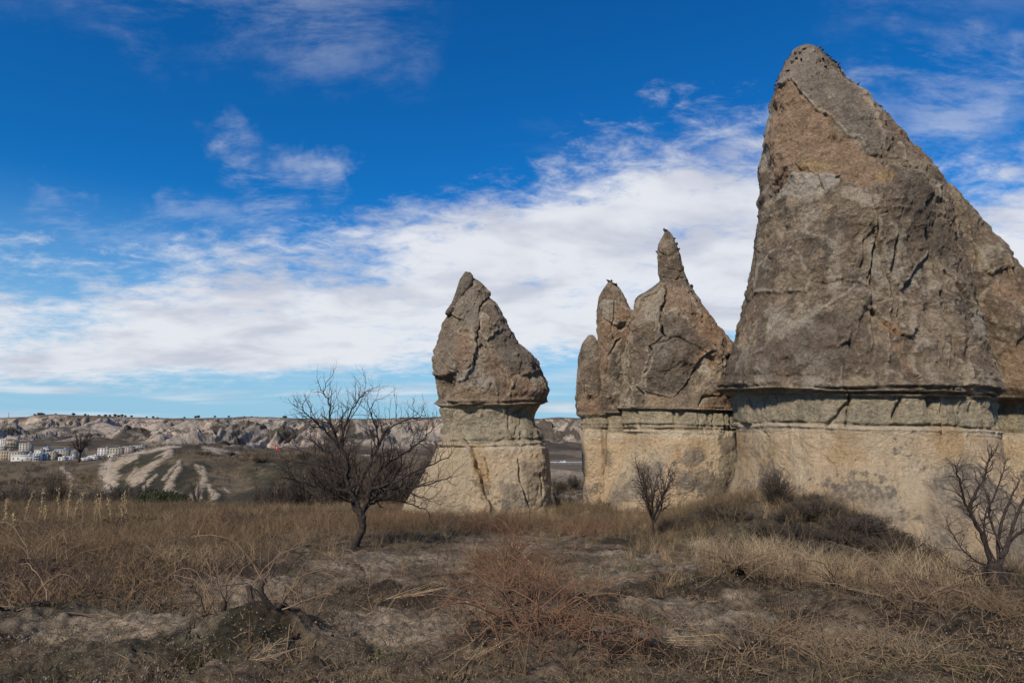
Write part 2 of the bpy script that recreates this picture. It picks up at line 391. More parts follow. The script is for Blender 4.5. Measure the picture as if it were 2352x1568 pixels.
def mid_z(x, y, D, base):
    """hills behind the field"""
    ok = y > 20
    ys = np.where(ok, y, 60.0)
    u = np.where(ok, CX + F_ * x / np.maximum(ys, 1) / (cP + 0 * x), np.where(x < 0, -900, 3500)); u = np.clip(u, -900, 3500)
    vc = np.interp(u, cr_u, cr_v)
    vc = vc + 1.2 * vn(u * .02, 0 * u, 0, 3) + .6 * vn(u * .08, 0 * u, 0, 4)
    Yc = 120.0
    zc = EYE + (sP + (CY - vc) / F_ * cP) * Yc / (cP - (CY - vc) / F_ * sP)
    t = np.clip((D - 58) / 62, 0, 1); prof = np.sin(t * math.pi / 2) ** 1.15
    front = -6.1 + (zc + 6.1) * prof
    tb = np.clip((D - 120) / 90, 0, 1)
    back = zc + (-15 - zc) * sst(tb, 0, 1)
    m = np.where(D < 120, front, np.where(D < 210, back, base))
    return np.where(D > 58, m, base), t, u
MOUND_C = [(1400, 24, 0), (1500, 23, .12), (1560, 22.5, .38), (1620, 21.6, .80), (1690, 21, 1.02), (1760, 20.5, 1.12), (1830, 19.5, 1.02), (1900, 18.6, .92), (2000, 17.4, .72), (2100, 16.2, .45), (2200, 15.2, .2), (2300, 14, .05), (2400, 13, 0)]
def near_z(x, y, simple=False):
    base, D = near_base(x, y)
    u = CX + F_ * x / np.maximum(y, 1)
    mc = np.array(MOUND_C); yc = np.interp(u, mc[:, 0], mc[:, 1]); mh = np.interp(u, mc[:, 0], mc[:, 2])
    d = y - yc; w = np.where(d < 0, 6.2, 9.0)
    mound = mh * (1 - sst(np.abs(d) / w, 0.0, 1.0)) * (y > 3)
    z = base + mound - .62 * sst(u, 1880, 2140) * sst(y, 10.5, 17) * (y > 3)
    z = z + 0.10 * vn(x * .35, y * .35, 0, 5) * sst(D, 3, 9) + np.where(D > 60, 1.2, 0.0) * sst(D, 60, 90) * fbm(x, y, 0, .035, 3, .5, 9) * .5
    if simple: return z
    for vx, vy, r, h in VINES:
        q = ((x - vx) ** 2 + (y - vy) ** 2) / (r * r); z = z + h * np.exp(-q)
    return z
def ground_z(x, y):
    x = np.asarray(x, float); y = np.asarray(y, float)
    z = near_z(x, y); base, D = near_base(x, y)
    m, t, u = mid_z(x, y, D, z)
    return np.where(D > 58, m, z)
def gz(x, y): return float(ground_z(np.array([x]), np.array([y]))[0])

vine_px = [(610, 1478, .55, .26), (500, 1448, .4, .12), (95, 1338, .6, .22), (1190, 1400, .5, .12), (1700, 1352, .5, .26), (1905, 1400, .55, .22),
           (1165, 1322, .4, .1), (1235, 1480, .55, .2), (355, 1318, .4, .12), (800, 1310, .4, .1), (1475, 1440, .01, 0), (2080, 1418, .5, .16), (60, 1415, .5, .1), (1330, 1245, .4, .08)]
_v = [vine_at(u, v) + (r, h) for u, v, r, h in vine_px]
VINES.extend(_v)
VP = [(a, b) for a, b, _, _ in _v]

def polar(rs, az_dense, n_dense, n_rest):
    a = np.concatenate([np.linspace(-az_dense, az_dense, n_dense), np.linspace(az_dense, 2 * math.pi - az_dense, n_rest + 2)[1:-1]])
    A, Rr = np.meshgrid(a, rs); return Rr * np.sin(A), Rr * np.cos(A)
# near field ----------------------------------------------------------
rs = np.concatenate([[0.02], np.geomspace(0.6, 3.6, 10)[:-1], 1 / np.linspace(1 / 3.6, 1 / 50.0, 430)])
X, Y = polar(rs, R_(43), 620, 50)
Z = ground_z(X, Y)
front = sst(np.hypot(X, Y), 1.5, 4)
cl = ridged(X * .8, Y * 1.6, 0, .9, 4, .5, 21)
U0, V0 = proj(X, Y, Z)
soilbare = sst(fbm(X, Y, 0, .28, 3, .5, 31) + .9 * np.exp(-((U0 - 250) / 500) ** 2 - ((V0 - 1480) / 110) ** 2), -.1, .6)
Z = Z + front * (.07 * fbm(X, Y, 0, 1.6, 5, .6, 11) + .05 * fbm(X, Y, 0, 5.5, 4, .6, 12) + soilbare * .14 * (cl - .4) * (V0 > 1300))
C = np.zeros(X.shape + (3,)); C[:] = (.125, .094, .062)
C = mixc(C, (.048, .035, .022), sst(fbm(X, Y, 0, .8, 6, .7, 41), -.15, .3))
sand = np.zeros(X.shape)
for px, py, sx, sy in [(1180, 1250, 230, 38), (850, 1300, 250, 40), (1480, 1290, 190, 40), (520, 1360, 260, 45), (600, 1500, 90, 30), (1700, 1365, 60, 25), (1330, 1330, 200, 40), (250, 1440, 260, 40), (1100, 1380, 120, 35), (1560, 1430, 260, 60), (1720, 1385, 60, 30), (1600, 1250, 90, 25), (900, 1455, 160, 50), (1990, 1480, 260, 60)]:
    sand = np.maximum(sand, np.exp(-((U0 - px) / sx) ** 2 - ((V0 - py) / sy) ** 2))
C = mixc(C, (.29, .232, .162), sst(sand + .55 * fbm(X, Y, 0, 1.3, 4, .6, 51), .35, 1.0) * .85)
gr = sst(fbm(X, Y, 0, .9, 4, .6, 61) + .25 * sst(V0, 1300, 1200), .25, .7)
C = mixc(C, (.075, .08, .04), gr * .3)
mnd = np.clip(Z - near_base(X, Y)[0] - .1, 0, 1) * (V0 < 1330) * (U0 > 1500)
C = mixc(C, (.06, .055, .032), np.clip(mnd * 2, 0, 1) * (.55 + .4 * fbm(X, Y, 0, 1.1, 3, .5, 71)).clip(0, 1))
far = sst(Y, 27, 33) * (U0 < 1100)
C = mixc(C, (.12, .095, .06), far * .7)
C = mixc(C, (.30, .25, .20), sst(Y, 40, 48) * (U0 > 1100) * (U0 < 1500) * .9)
me = mesh_np('ground', np.stack([X, Y, Z], -1).reshape(-1, 3), grid_faces(*X.shape, True)[:, ::-1], M_SOIL, C.reshape(-1, 3))
tag(obj('ground', me), 'stony brown vineyard soil with sandy bare patches', None, None, 'structure')
# hills ----------------------------------------------------------------
rs = np.concatenate([[49.5], 1 / np.linspace(1 / 49.8, 1 / 215.0, 290), np.geomspace(225, 1600, 60)])
X, Y = polar(rs, R_(43), 640, 60)
Z = ground_z(X, Y); U0, V0 = proj(X, Y, Z)
nz = fbm(X, Y, 0, .09, 5, .55, 15); inhill = sst(np.hypot(X, Y), 52, 66)
ribh = np.zeros(X.shape); ribm = np.zeros(X.shape)
Uw = U0 + 5 * fbm(X, Y * .3, 0, .35, 4, .6, 81); Vw = V0 + 4 * fbm(X, Y * .3, 0, .35, 4, .6, 82)
vis = (Y > 50) & (np.maximum(Y, .72 * np.hypot(X, Y)) < 124)
for pts, w0, w1, h in RIBS:
    d, t = dpoly(Uw, Vw, pts); w = lerp(w0, w1, t)
    ribm = np.maximum(ribm, (1 - sst(d / w + .35 * 1.6 * fbm(X, Y * .3, 0, 1.5, 4, .7, 85), .6, 1.15)) * vis); ribh = np.maximum(ribh, h * np.exp(-(d / w / 1.3) ** 2) * vis)
Z = Z + inhill * (1.0 * (ridged(X, Y, 0, .045, 3, .5, 24) - .55) * sst(np.hypot(X, Y), 66, 84) * (1 - sst(np.hypot(X, Y), 106, 122)) + .55 * nz * sst(np.hypot(X, Y), 60, 75) * (1 - .6 * sst(np.hypot(X, Y), 110, 125)) + .45 * ribh)
C = np.zeros(X.shape + (3,)); C[:] = (.105, .080, .048)
C = mixc(C, (.036, .037, .022), sst(fbm(X, Y * .6, 0, .16, 5, .65, 91), -.2, .4) * .85)
C = mixc(C, (.17, .13, .082), sst(fbm(X, Y * .6, 0, .12, 5, .65, 92), .1, .5) * .7)
C = mixc(C, (.034, .034, .020), sst(sdf(Uw, Vw, [(235, 1075), (300, 1050), (400, 1026), (450, 1030), (500, 1075), (530, 1165), (240, 1165)]), -8, 14) * vis * sst(fbm(X, Y * .3, 0, .25, 4, .6, 97), -.5, .1) * .9)
C = mixc(C, (.38, .31, .225), ribm * .95)
for pts, w in PATHS:
    d, t = dpoly(Uw, Vw, pts); C = mixc(C, (.40, .34, .27), (1 - sst(d, w * .8, w * 2.0)) * .85 * (Y > 50) * (Y < 650))
# gap field + valley floor
gf = sst(V0, 1118, 1122) * (1 - sst(V0, 1150, 1156)) * (U0 > 1150) * (U0 < 1450) * (Y < 130)
C = mixc(C, (.31, .26, .21), gf * .9)
rd = sst(Y, 60, 85) * (U0 > 1150) * (U0 < 1500)
Z = Z + rd * sst(Y, 88, 105) * (1 - sst(Y, 180, 240)) * (1.6 * ridged(X, Y, 0, .05, 4, .5, 23) - .8)
C = mixc(C, (.27, .225, .175), rd * sst(ridged(X, Y, 0, .05, 4, .5, 23), .45, .7) * (Y < 300) * sst(Y, 90, 105) * .8)
val = sst(Y, 230, 420); C = mixc(C, (.15, .115, .08), val * .8)
C = mixc(C, (.07, .065, .045), val * sst(fbm(X, Y, 0, .02, 4, .6, 95), .1, .5) * .8)
me = mesh_np('hills', np.stack([X, Y, Z], -1).reshape(-1, 3), grid_faces(*X.shape, True)[:, ::-1], M_HILL, C.reshape(-1, 3))
tag(obj('hills', me), 'low scrubby hills with bare pale ribs and dirt tracks', None, None, 'structure')
# mesa -----------------------------------------------------------------
sk_u = [-3000, 0, 60, 80, 125, 200, 250, 350, 440, 500, 600, 700, 890, 1015, 1240, 1280, 1340, 1700, 6000]
sk_v = [960, 960.5, 958.5, 953.5, 953, 955, 957, 960.5, 961, 959, 960, 962.5, 963, 959, 963, 959.5, 960, 962, 960]
rs = np.concatenate([np.linspace(840, 1180, 90)[:-1], np.linspace(1180, 2050, 180), [2070, 2150, 2400, 3200, 6000, 14000]])
a = np.concatenate([np.linspace(R_(-43), R_(8.5), 760), np.linspace(R_(8.5), 2 * math.pi - R_(43), 130)[1:-1]])
A, D = np.meshgrid(a, rs)
Rr = D / np.maximum(np.cos(A), .72); X = Rr * np.sin(A); Y = Rr * np.cos(A)
U = np.clip(CX + F_ * X / np.maximum(Y, 1) / cP, -3000, 6000) * (Y > 0) + (Y <= 0) * 5000.
D0 = np.interp(U, [-3000, 300, 400, 1150, 1250, 1400, 6000], [1110, 1110, 890, 890, 1010, 1000, 1000]); t = np.clip((D - D0) / (2000 - D0), 0, 1)
vr = np.interp(U, sk_u, sk_v) + .5 * vn(U * .05, 0 * U, 0, 77)
zr = EYE + (sP + (CY - vr) / F_ * cP) * 2000 / (cP - (CY - vr) / F_ * sP)
wx = X + 60 * fbm(X, Y, 0, .004, 3, .5, 101); wy = Y + 60 * fbm(X, Y, 0, .004, 3, .5, 102)
big = fbm(wx, wy, 0, .0035, 3, .5, 103)
rimd = t + .16 * big                                   # cliff line wanders in and out
foot = near_base(0 * D, D)[0] - 5 * (1 - sst(t, 0, .06)) + 5 + 22 * sst(t, .0, .75) * .7
cliff = sst(rimd, .50, .80)
F1, F2, ID = worley(wx * 1.0, wy * .55, 0 * X, 1 / 62., 7)
cones = np.clip(1 - F1 * 1.25, 0, 1)
rg = ridged(wx * 1.0, wy * .38, 0, 1 / 42., 5, .6, 108)
flute = np.abs(vn(wx / 12., wy / 60., 0, 110)) + .5 * np.abs(vn(wx / 30., wy / 90., 0, 111))
ero = sst(t, .03, .16) * (1 - sst(rimd, .66, .80))
Z = foot + (zr - foot) * cliff
hum = ero * (30 * cones ** 1.1 * (.25 + ID) + 32 * (rg - .5) - 8 * flute)
edge = sst(rimd, .5, .62) * (1 - sst(rimd, .74, .86))
Z = Z + hum * (1 - .55 * edge) - edge * (17 * flute + 12 * (1 - rg))
Z = np.where(D > 2010, zr + (D - 2000) * .0, np.minimum(Z, zr + 2 + 4 * big))
def cone(u, v, Yd, h, w):
    global Z
    x, y, z = at(u, v, Yd); q = np.hypot(X - x, (Y - y)); k = np.clip(1 - q / w, 0, 1)
    Z = np.maximum(Z, np.where(k > 0, float(z) - h + h * k ** .9 - 1.2 * np.abs(vn(X / 6, Y / 30, 0, 5)), -1e3))
for u, v, Yd, h, w in [(278, 984, 1240, 30, 42), (302, 983, 1290, 26, 40), (366, 965, 1500, 34, 60), (432, 963, 1560, 26, 45), (235, 968, 1480, 24, 60), (180, 975, 1420, 22, 60), (545, 984, 1420, 22, 30), (130, 978, 1350, 20, 45), (70, 972, 1500, 22, 60)]: cone(u, v, Yd, h, w)
gy, gx = np.gradient(Z); dr = np.gradient(D)[0] + 1e-6; dxx = np.hypot(np.gradient(X)[1], np.gradient(Y)[1]) + 1e-6
slope = np.hypot(gy / np.maximum(dr, 3), gx / dxx)
C = np.zeros(X.shape + (3,)); C[:] = (.115, .088, .062)
C = mixc(C, (.085, .075, .055), sst(fbm(X, Y, 0, .02, 4, .6, 120), -.2, .4) * .8)
pale = sst(slope + .22 * fbm(X, Y, 0, .03, 3, .5, 121), .20, .40) * sst(t, .02, .1)
C = mixc(C, (.44, .365, .295), pale)
C = mixc(C, (.30, .27, .225), pale * sst(fbm(X, Y, 0, .011, 4, .55, 122), -.1, .4) * .8)
C = mixc(C, (.07, .058, .042), sst(fbm(X, Y * .5, 0, .016, 5, .65, 124), .02, .28) * (1 - .6 * edge) * .9)
C = mixc(C, (.13, .10, .075), sst(rimd, .80, .86) * .95)
me = mesh_np('mesa', np.stack([X, Y, Z], -1).reshape(-1, 3), grid_faces(*X.shape, True)[:, ::-1], M_MESA, C.reshape(-1, 3))
tag(obj('mesa', me), 'long flat-topped mesa with pale eroded tuff cliffs', None, None, 'structure')
MESA = (U, D, Z)

# ------------------------------------------------------------------ rock spires
def smooth_rows(a, k=2):
    for _ in range(k): a = np.concatenate([a[:1], (a[:-2] + 2 * a[1:-1] + a[2:]) / 4, a[-1:]])
    return a
def c3(p): return [(924 + a * .3966, 588 + b * .3966) for a, b in p]
def c4(p): return [(1302 + a * .4502, 504 + b * .4502) for a, b in p]
def c5(p): return [(1638 + a * .3857, 67.2 + b * .3857) for a, b in p]
def c6(p): return [(1638 + a * .375, 630 + b * .375) for a, b in p]
def blur(a, n):
    for _ in range(n): a = (np.roll(a, 1, 1) + np.roll(a, -1, 1) + 2 * a) / 4; a = np.concatenate([a[:1], (a[:-2] + 2 * a[1:-1] + a[2:]) / 4, a[-1:]])
    return a
def rock(name, label, prof, Y0, cap_v, band_v, rows, nf, nb, seed, feats=(), strata=(), dr=1.0, amp=1.0, base_d=1.15, n_exp=2.3, tilt=(0., 0.)):
    p = np.array(prof, float); v0, v1 = p[0, 0], p[-1, 0]
    V = np.concatenate([[v0 + .0], np.linspace(v0 + 1, v1, rows)])
    ul = smooth_rows(np.interp(V, p[:, 0], p[:, 1])); ur = smooth_rows(np.interp(V, p[:, 0], p[:, 2]))
    xl, _, z = at(ul, V, Y0); xr, _, _ = at(ur, V, Y0)
    xc, w = (xl + xr) / 2, np.maximum((xr - xl) / 2, .02)
    fl = sst(V, cap_v - 90, v1 - 120)
    d = w * dr * (1 + (base_d - 1) * fl); d = smooth_rows(d, 6)
    ph = np.concatenate([np.linspace(math.pi, 2 * math.pi, nf, endpoint=False), np.linspace(0, math.pi, nb, endpoint=False)])
    c, s = np.cos(ph), np.sin(ph)
    ex = 2 / n_exp; cx_ = np.sign(c) * np.abs(c) ** ex; sy_ = np.sign(s) * np.abs(s) ** ex
    X = xc[:, None] + w[:, None] * cx_; Y = Y0 + d[:, None] * sy_; Z = z[:, None] + 0 * X
    Z = EYE + (Z - EYE) * (1 - np.clip(Y0 - Y, 0, None) / Y0 * 1.0)
    nx = c[None, :] / w[:, None] ** .9; ny = s[None, :] / d[:, None] ** .9; nl = np.hypot(nx, ny); nx /= nl; ny /= nl
    U, Vp = proj(X, Y, Z)
    fr = np.clip(-s, 0, 1)[None, :] ** .5 + 0 * X          # 1 at the front, 0 at the outline
    Vr = V[:, None] + 0 * X
    Vr = Vr + tilt[0] * (U - U[:, :nf].mean())
    Vr = Vr + 6 * fbm(X, Y, 0, .22, 2, .5, 777)
    wob = 7.0 * fbm(X, Y, 0, .6, 4, .6, seed + 9)
    incap = 1 - sst(Vr + wob, cap_v - 3, cap_v + 3); inbase = sst(Vr + wob * .7, band_v - 2, band_v + 2); inband = np.clip(1 - incap - inbase, 0, 1)
    lim = np.clip(w / 1.2, .12, 1)[:, None]
    big = fbm(X, Y, Z, .33, 3, .5, seed); md = ridged(X, Y, Z, .8, 4, .55, seed + 1)
    wx_ = X + .35 * fbm(X, Y, Z, .8, 3, .5, seed + 21); wz_ = Z + .35 * fbm(X, Y, Z, .8, 3, .5, seed + 22)
    F1, F2, ID = worley(wx_, Y, wz_ * .75, .62, seed + 2); ck = np.clip((F2 - F1) * 5, 0, 1)
    G1, G2, GI = worley(wx_, Y, wz_, 1.7, seed + 3); ck2 = np.clip((G2 - G1) * 4, 0, 1)
    f1 = fbm(X, Y, Z, 2.4, 4, .55, seed + 4); f2 = fbm(X, Y, Z, 8, 3, .6, seed + 5)
    gate = sst(fbm(X, Y, Z, .45, 2, .5, seed + 30), -.15, .35)
    dc = (.34 * big * (.35 + .65 * fr) + .27 * (md - .55) + .27 * (ID - .5) * fr - .09 * (1 - ck) * gate + .06 * (GI - .5) - .03 * (1 - ck2) * gate + .07 * f1 + .028 * f2)
    B1, B2, BI = worley(X + .12 * f1, Y, Z * .32, .85, seed + 6); kb = np.clip((B2 - B1) * 4.5, 0, 1)
    db = (.16 * (BI - .5) - .15 * (1 - kb) * sst(BI, .2, .6) + .07 * f1 + .02 * f2 + .05 * big)
    flu = fbm(X * 1.0, Y, Z * .16, .9, 4, .55, seed + 7)
    ds = (.20 * big * (.4 + .6 * fr) + .09 * flu + .05 * f1 + .02 * f2 - .05 * (1 - ck) * gate)
    dc = dc * (1 - .65 * np.exp(-((Vr - cap_v) / 30.) ** 2))
    disp = amp * lim * (dc * incap + db * inband + ds * inbase); disp = disp - disp[:, :nf].mean(1)[:, None]
    rim_w = np.zeros(X.shape)
    Wu = U + 5.5 * fbm(X, Y, Z, 1.3, 4, .6, seed + 12) + 1.2 * f2; Wv = Vp + 5.0 * fbm(X, Y, Z, 1.6, 3, .55, seed + 13) + 1.2 * f2
    onf = np.concatenate([np.ones(nf), np.zeros(nb)])[None, :] * sst(fr, 0.0, .25)
    tints = []
    for f in feats:
        k = f[0]
        if k == 'crack':
            dd, tt = dpoly(Wu, Wv, f[1]); ww = f[2] * (.35 + .55 * np.sin(np.pi * np.clip(tt * .9 + .08, 0, 1)) + .5 * sst(fbm(X, Y, Z, 1.3, 3, .5, seed + 70), -.2, .6))
            disp = disp - f[3] * np.exp(-(dd / ww) ** 2) * onf * (.45 + .75 * sst(fbm(X, Y, Z, .9, 3, .5, seed + 71), -.4, .4))
        elif k == 'plate':
            q = sst(sdf(Wu, Wv, f[1]), -f[3], f[3]) * (1 - sst(Vr, cap_v - 130, cap_v - 25) * (V[0] < 300)) ; disp = disp + f[2] * q * onf
            if len(f) > 4: rim_w = np.maximum(rim_w, f[4] * np.exp(-((sdf(Wu, Wv, f[1]) - f[3]) / 3.0) ** 2) * onf * sst(f1, -.5, .0))
        elif k == 'blob':
            (a, b), (sa, sb), hh = f[1:4]; disp = disp + hh * np.exp(-((Wu - a) / sa) ** 2 - ((Wv - b) / sb) ** 2) * onf
        else: tints.append(f)
    for sv, am, wd, wv in strata:                      # thin beds that stand proud or lie back
        vv = Vr + wv * fbm(X, Y, 0, .6, 3, .5, seed + int(sv)); br = .55 + .65 * sst(fbm(X, Y, Z * .2, .8, 3, .5, seed + 60 + int(sv)), -.5, .3)
        disp = disp + am * np.exp(-((vv - sv) / wd) ** 2) * br
    X = X + nx * disp; Y = Y + ny * disp
    pu, _ = proj(X, Y, Z); lo, hi = pu.min(1), pu.max(1); kk = (ur - ul) / np.maximum(hi - lo, 1); sh = (ur + ul) / 2 - (hi + lo) / 2
    kk = np.convolve(np.pad(np.clip(kk, .7, 1.3), 9, 'edge'), np.ones(19) / 19, 'valid'); sh = np.convolve(np.pad(sh, 9, 'edge'), np.ones(19) / 19, 'valid')
    X = xc[:, None] + (X - xc[:, None]) * kk[:, None] + (sh * Y0 / F_)[:, None]
    # colour of the stone itself, save for one tint that also paints shadow
    C = np.zeros(X.shape + (3,)); C[:] = (.205, .158, .114)
    cn1 = fbm(X, Y, Z, .55, 5, .6, seed + 14); cn2 = fbm(X, Y, Z * .6, 1.5, 5, .65, seed + 15); cn3 = fbm(X, Y, Z, .32, 3, .5, seed + 16)
    C = mixc(C, (.31, .245, .175), sst(cn1, -.1, .45) * .8)
    C = mixc(C, (.40, .325, .235), sst(cn2, .02, .42) * .7)
    C = mixc(C, (.13, .108, .085), sst(fbm(X, Y, Z, 1.1, 6, .72, seed + 44), .02, .4) * .8)
    C = mixc(C, (.43, .385, .31), sst(fbm(X, Y, Z * .8, .75, 6, .72, seed + 45), .18, .5) * .75)
    C = mixc(C, (.34, .215, .13), sst(cn3 + .3 * cn2, .25, .7) * .7)
    conv = disp - blur(disp, 5); cs = conv / (conv.std() + 1e-6)
    C = mixc(C, (.50, .43, .33), sst(cs + .5 * f2, .7, 2.0) * .65 * onf)
    C = mixc(C, (.52, .46, .37), rim_w)
    cb = np.zeros_like(C); cb[:] = (.43, .37, .265); cb = mixc(cb, (.32, .29, .215), sst(cn2, -.2, .4) * .8); cb = mixc(cb, (.46, .40, .30), sst(cn1, .15, .6) * .6)
    ca = np.zeros_like(C); ca[:] = (.62, .48, .32)
    ca = mixc(ca, (.50, .365, .22), sst(flu, 0, .6) * .6); ca = mixc(ca, (.62, .52, .37), sst(cn1, 0, .5) * .6)
    wh = np.exp(-((Vr + wob * .5 - (band_v + 9)) / 8.0) ** 2); ca = mixc(ca, (.66, .58, .45), wh * .8)
    ca = mixc(ca, (.46, .29, .11), sst(fbm(X, Y, Z * .35, .7, 4, .6, seed + 17), .25, .65) * .45 * (1 - sst(Vr, band_v + 50, band_v + 110)))
    lich = sst(fbm(X, Y, Z, .6, 6, .74, seed + 18) + .3 * f2 + .75 * sst(Vr, band_v + 30, band_v + 150) - .66, 0.0, .26)
    ca = mixc(ca, (.21, .185, .15), lich * .8)
    stn = sst(fbm(X * 1.0, Y, Z * .12, 2.3, 4, .6, seed + 19), .32, .6) * sst(fbm(X, Y, Z, .8, 2, .5, seed + 20), -.1, .3)
    ca = mixc(ca, (.27, .165, .085), stn * .45)
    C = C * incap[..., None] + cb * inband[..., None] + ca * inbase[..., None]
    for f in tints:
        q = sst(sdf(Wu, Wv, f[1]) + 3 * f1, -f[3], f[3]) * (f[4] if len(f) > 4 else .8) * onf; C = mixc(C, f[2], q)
    nC = nf + nb; P3 = np.stack([X, Y, Z], -1)
    tag_root = thing(name, label, 'rock', (float(xc[-1]), Y0, float(z[-1]))); off = np.array([float(xc[-1]), Y0, float(z[-1])])
    ic = int(np.searchsorted(V, cap_v)); ib = int(np.searchsorted(V, band_v))
    for pn, a, b in (('cap', 0, ic), ('grey_band', ic, ib), ('base', ib, len(V) - 1)):
        Q = P3[a:b + 1].reshape(-1, 3) - off; cc = C[a:b + 1].reshape(-1, 3); tri = None
        if a == 0:
            Q = np.concatenate([Q, P3[0].mean(0)[None] + [0, 0, .015] - off]); cc = np.concatenate([cc, cc[:1]])
            j = np.arange(nC); tri = np.stack([np.full(nC, len(Q) - 1), j, (j + 1) % nC], -1)
        obj(pn, mesh_np(pn, Q, grid_faces(b - a + 1, nC, True)[:, ::-1], M_ROCK, cc, tris=tri), tag_root)
    return tag_root, (U, Vp, P3, onf)

TAN = (.37, .255, .16); PALE = (.47, .42, .345); ORG = (.42, .25, .11); DARK = (.13, .108, .088); CREAM = (.55, .45, .31)
# the tallest spire
big_prof = [(107, 1843, 1857), (109, 1834, 1866), (112, 1825, 1875), (130, 1812, 1897), (155, 1800, 1925), (180, 1785, 1950), (210, 1773, 1985), (250, 1767, 2025), (290, 1758, 2062), (340, 1752, 2105), (370, 1746, 2135),
            (400, 1748, 2160), (450, 1749, 2180), (500, 1745, 2196), (560, 1740, 2208), (600, 1735, 2216), (650, 1726, 2228), (700, 1714, 2243), (750, 1703, 2258), (800, 1690, 2272), (850, 1672, 2288), (875, 1663, 2298), (888, 1660, 2302),
            (895, 1672, 2302), (903, 1690, 2296), (915, 1697, 2286), (940, 1698, 2284), (972, 1700, 2286), (978, 1706, 2288), (1000, 1707, 2292), (1060, 1712, 2300), (1100, 1709, 2312), (1135, 1702, 2330), (1200, 1690, 2370), (1300, 1665, 2420), (1420, 1640, 2460)]
bf = [('plate', c5([(470, 60), (350, 200), (330, 330), (470, 315), (520, 390), (600, 490), (700, 550), (780, 640), (870, 680), (940, 745), (1030, 765), (1020, 640), (960, 500), (850, 380), (780, 200), (640, 60)]), .16, 2.5, .9),
      ('plate', c5([(850, 300), (1000, 560), (1040, 740), (1210, 770), (1240, 700), (1100, 560)]), .12, 3, .6),
      ('plate', c5([(335, 1040), (370, 965), (460, 872), (560, 858), (700, 868), (770, 920), (860, 955), (950, 1040), (990, 1130), (1000, 1250), (985, 1400), (1010, 2200), (100, 2200), (285, 1100)]), .30, 7),
      ('plate', c5([(1000, 1110), (1070, 1110), (1130, 1200), (1140, 1330), (1120, 2200), (1010, 2200), (1000, 1300)]), .12, 4, .3),
      ('plate', c5([(280, 1400), (370, 1315), (500, 1310), (560, 1390), (600, 1480), (560, 1568), (260, 1568)]), .12, 4, .7),
      ('plate', c6([(30, 640), (240, 510), (400, 370), (580, 255), (760, 150), (940, 20), (1010, 110), (930, 300), (900, 440), (850, 560), (850, 690), (30, 740)]), .10, 3, .8),
      ('plate', c6([(1500, 20), (1650, 20), (1720, 300), (1760, 600), (1800, 760), (1500, 740), (1540, 500), (1480, 300)]), .2, 8),
      ('crack', c5([(960, 1075), (1000, 1180), (992, 1300), (995, 1400), (955, 1520)]), 2.4, .3),
      ('crack', c5([(940, 1030), (985, 1110), (1060, 1110), (1110, 1190)]), 2.0, .15),
      ('crack', c5([(1130, 1200), (1165, 1330), (1160, 1500), (1150, 1568)]), 2.2, .16),
      ('crack', c6([(1190, 60), (1215, 230), (1250, 330), (1285, 400)]), 2.2, .22), ('crack', c6([(1010, 110), (960, 200), (925, 320)]), 1.6, .16),
      ('crack', c6([(865, 420), (855, 560), (850, 690), (870, 730)]), 1.8, .14), ('crack', c6([(1560, 120), (1620, 300), (1680, 480), (1710, 640), (1750, 740)]), 9, .5),
      ('crack', c6([(1480, 300), (1540, 430), (1560, 560)]), 3, .16), ('crack', c6([(360, 1150), (440, 1230)]), 1.2, .06), ('crack', c6([(540, 1010), (610, 1060), (770, 1160)]), 1.2, .08),
      ('crack', c6([(240, 940), (330, 1000), (310, 1080)]), 1.6, .08)]
for pts, w, dp in [([(290, 770), (295, 905)], 2, .16), ([(530, 750), (535, 910)], 1.8, .14), ([(700, 925), (770, 880), (850, 800)], 3.5, .22), ([(872, 740), (860, 860), (850, 930)], 2.8, .25), ([(1065, 760), (1045, 880)], 1.3, .06),
                   ([(1250, 750), (1235, 810), (1205, 880)], 5, .28), ([(1455, 760), (1480, 840), (1500, 930)], 4, .30), ([(1545, 800), (1570, 900), (1575, 980)], 3, .22), ([(1690, 780), (1700, 930)], 2, .1), ([(1750, 790), (1770, 920)], 5, .3),
                   ([(380, 900), (430, 850), (520, 835)], 1.6, .09), ([(1460, 770), (1540, 770)], 8, .25), ([(480, 780), (520, 830)], 3, .1), ([(150, 740), (160, 900)], 2, .1)]:
    bf.append(('crack', c6(pts), w, dp))
